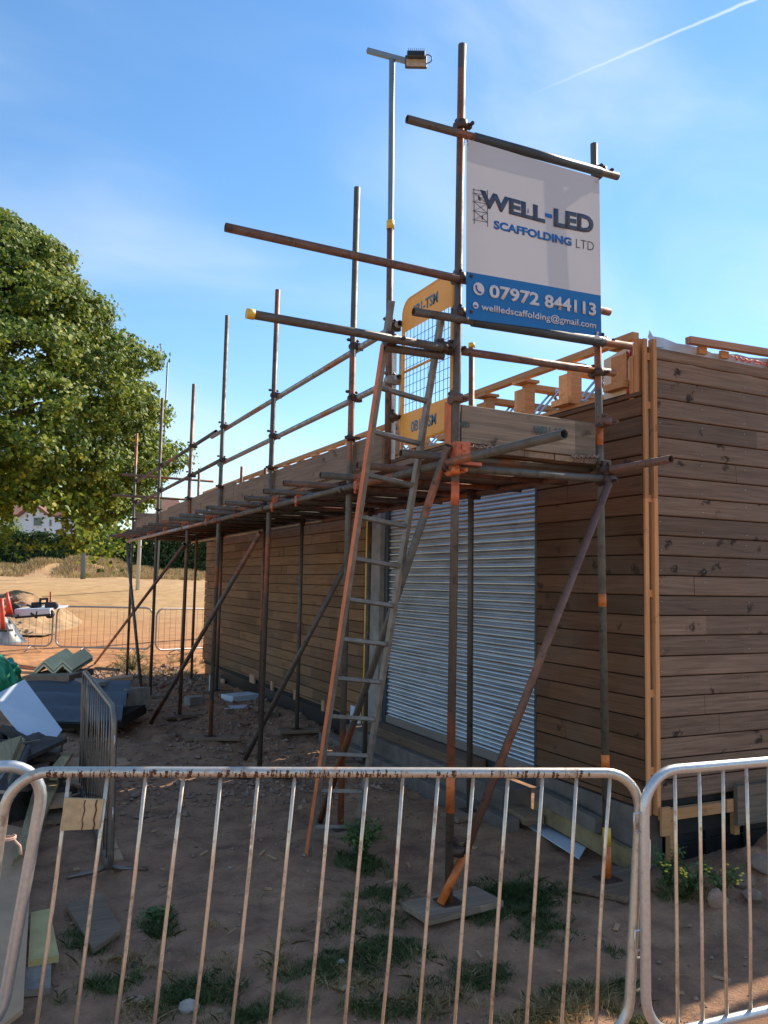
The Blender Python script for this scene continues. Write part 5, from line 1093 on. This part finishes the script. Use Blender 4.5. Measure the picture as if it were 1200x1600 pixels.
c = onX(557, 1118, XW-0.03); tag(MB().box((c.x-0.02, c.y-0.13, 0.10), (c.x, c.y+0.13, 0.42)).build('white_offcut', MT['white']), 'small white offcut standing against the plinth behind the ladder', 'offcut')
sheet('grey_sheet', [gp3(800, 1275, .02), gp3(905, 1342, .02), gp3(915, 1325, .02), gp3(815, 1268, .02)], 0.01, 'white', 'crumpled pale grey plastic strip on soil below the corner', 'sheet')
m = MB(); m.beam(onX(838, 1262, 3.93), onX(1000, 1352, 3.93), 0.05, 0.13); tag(m.build('leaning_beam', MT['beam_d']), 'dull yellow beam lying against the foot of the side wall', 'beam')
m = MB(); m.beam(onX(840, 1240, 3.9), onX(935, 1290, 3.9), 0.06, 0.10); tag(m.build('kerb_block', MT['concrete_dk']), 'grey kerb block resting above the yellow beam', 'kerb')
m = MB(); m.beam(gp3(722, 1216, .1), gp3(835, 1282, .1), 0.16, 0.06); tag(m.build('dark_plank', MT['sole']), 'dark plank lying before the shutter foot', 'plank')
tag(MB().box((3.83, 6.98, 0.248), (3.87, 7.06, 0.33)).build('wood_chock', MT['tyre']), 'small black chock on the door step', 'chock')
for i, (px, py, s, mt, lab) in enumerate(((1123, 1418, (0.075, 0.05, 0.07), 'stone', 'broken orange brick beside the soil heap'), (1160, 1392, (0.10, 0.08, 0.06), 'stone_e', 'large grey stone half buried in the soil heap'), (1190, 1385, (0.10, 0.08, 0.07), 'stone_e', 'grey stone at the right edge of the soil heap'), (1175, 1410, (0.07, 0.06, 0.045), 'stone_e', 'brownish stone low on the soil heap'),
     (543, 1555, (0.035, 0.03, 0.02), 'rubble', 'pale pebble among grass in the lower middle'), (296, 1574, (0.05, 0.04, 0.03), 'rubble', 'pale stone behind the lower left bars'), (206, 1568, (0.06, 0.05, 0.02), 'stone', 'flat brown stone behind the lower left bars'), (530, 1508, (0.03, 0.025, 0.02), 'rubble', 'pale pebble right of a bar in the middle'), (360, 1357, (0.018, 0.015, 0.01), 'rubble', 'tiny pale pebble on bare shaded soil'), (212, 1506, (0.03, 0.025, 0.012), 'tyre', 'small dark stone on soil behind the left bars'), (1025, 1325, (0.08, 0.06, 0.1), 'rubble', 'pale stone behind the joint of the two barriers'))):
    c = gnd(px, py); tag(stone_mesh('stone', (c.x, c.y, gz(c.x, c.y)+s[2]*0.4), s, MT[mt], i+5), lab, 'stone', 'loose stones on the soil')
# gravel and crumbs of soil
def crumbs():
    n = 5200; x = np.concatenate([rng.normal(2.7, 0.9, n//2), rng.uniform(0.3, 3.7, n//4), rng.uniform(1.5, 3.8, n-n//2-n//4)]); y = np.concatenate([rng.uniform(6.5, 13.5, n//2), rng.uniform(2.6, 8, n//4), rng.uniform(13.5, 17.5, n-n//2-n//4)])
    s = np.abs(rng.normal(0, 1, n))*0.012+0.006; s[y > 13.5] *= 1.8; s[y < 6.5] *= 0.45
    z = ground_z(x, y); c = np.stack([x, y, z+s*0.3], 1)
    oct_ = np.array([[1,0,0],[0,1,0],[-1,0,0],[0,-1,0],[0,0,1],[0,0,-1]], float); fi = [(0,1,4),(1,2,4),(2,3,4),(3,0,4),(1,0,5),(2,1,5),(3,2,5),(0,3,5)]
    vv = c[:, None, :]+oct_[None]*s[:, None, None]*rng.uniform(0.6, 1.4, (n, 6, 1))*np.array([1.2, 1.2, 0.8])
    V = np.concatenate([vv[:, list(f), :] for f in fi], 0)
    tag(np_mesh('soil_crumbs', V, 3, MT['crumb']), kind='stuff', label='crumbs of soil and gravel over the site', cat='gravel')
MT['crumb'] = plain('crumbled soil', (0.26, 0.175, 0.125), 0.95, 0, 0.5, 3, 0)
crumbs()
m = MB()
for i in range(110):
    x, y = (random.uniform(0.5, 3.7), random.uniform(2.8, 9.0)) if i < 70 else (random.gauss(2.9, 0.7), random.uniform(8, 15)); a = random.uniform(0, 6.28); L_ = random.uniform(0.02, 0.11)
    m.obox((x, y, gz(x, y)+0.006), Vector((math.cos(a), math.sin(a), random.uniform(-.15, .15))).normalized(), Vector((-math.sin(a), math.cos(a), 0)), Zv, L_, random.uniform(0.012, 0.035), 0.007)
tag(m.build('wood_chips', MT['ply']), kind='stuff', label='small chips and offcuts of wood strewn over the soil', cat='chips')
# twigs and straws
m = MB()
for i in range(60):
    x, y = random.uniform(0.6, 3.6), random.uniform(2.8, 6.5); a = random.uniform(0, 6.28); L_ = random.uniform(0.06, 0.28); z = gz(x, y)+0.006; x2, y2 = x+math.cos(a)*L_, y+math.sin(a)*L_
    m.tube([(x, y, z), ((x+x2)/2, (y+y2)/2, z+0.012), (x2, y2, gz(x2, y2)+0.004)], 0.0018, 5, hollow=False)
tag(m.build('twigs', MT['straw']), kind='stuff', label='dry twigs and straws strewn over the soil', cat='twigs')
scene.render.engine = 'CYCLES'
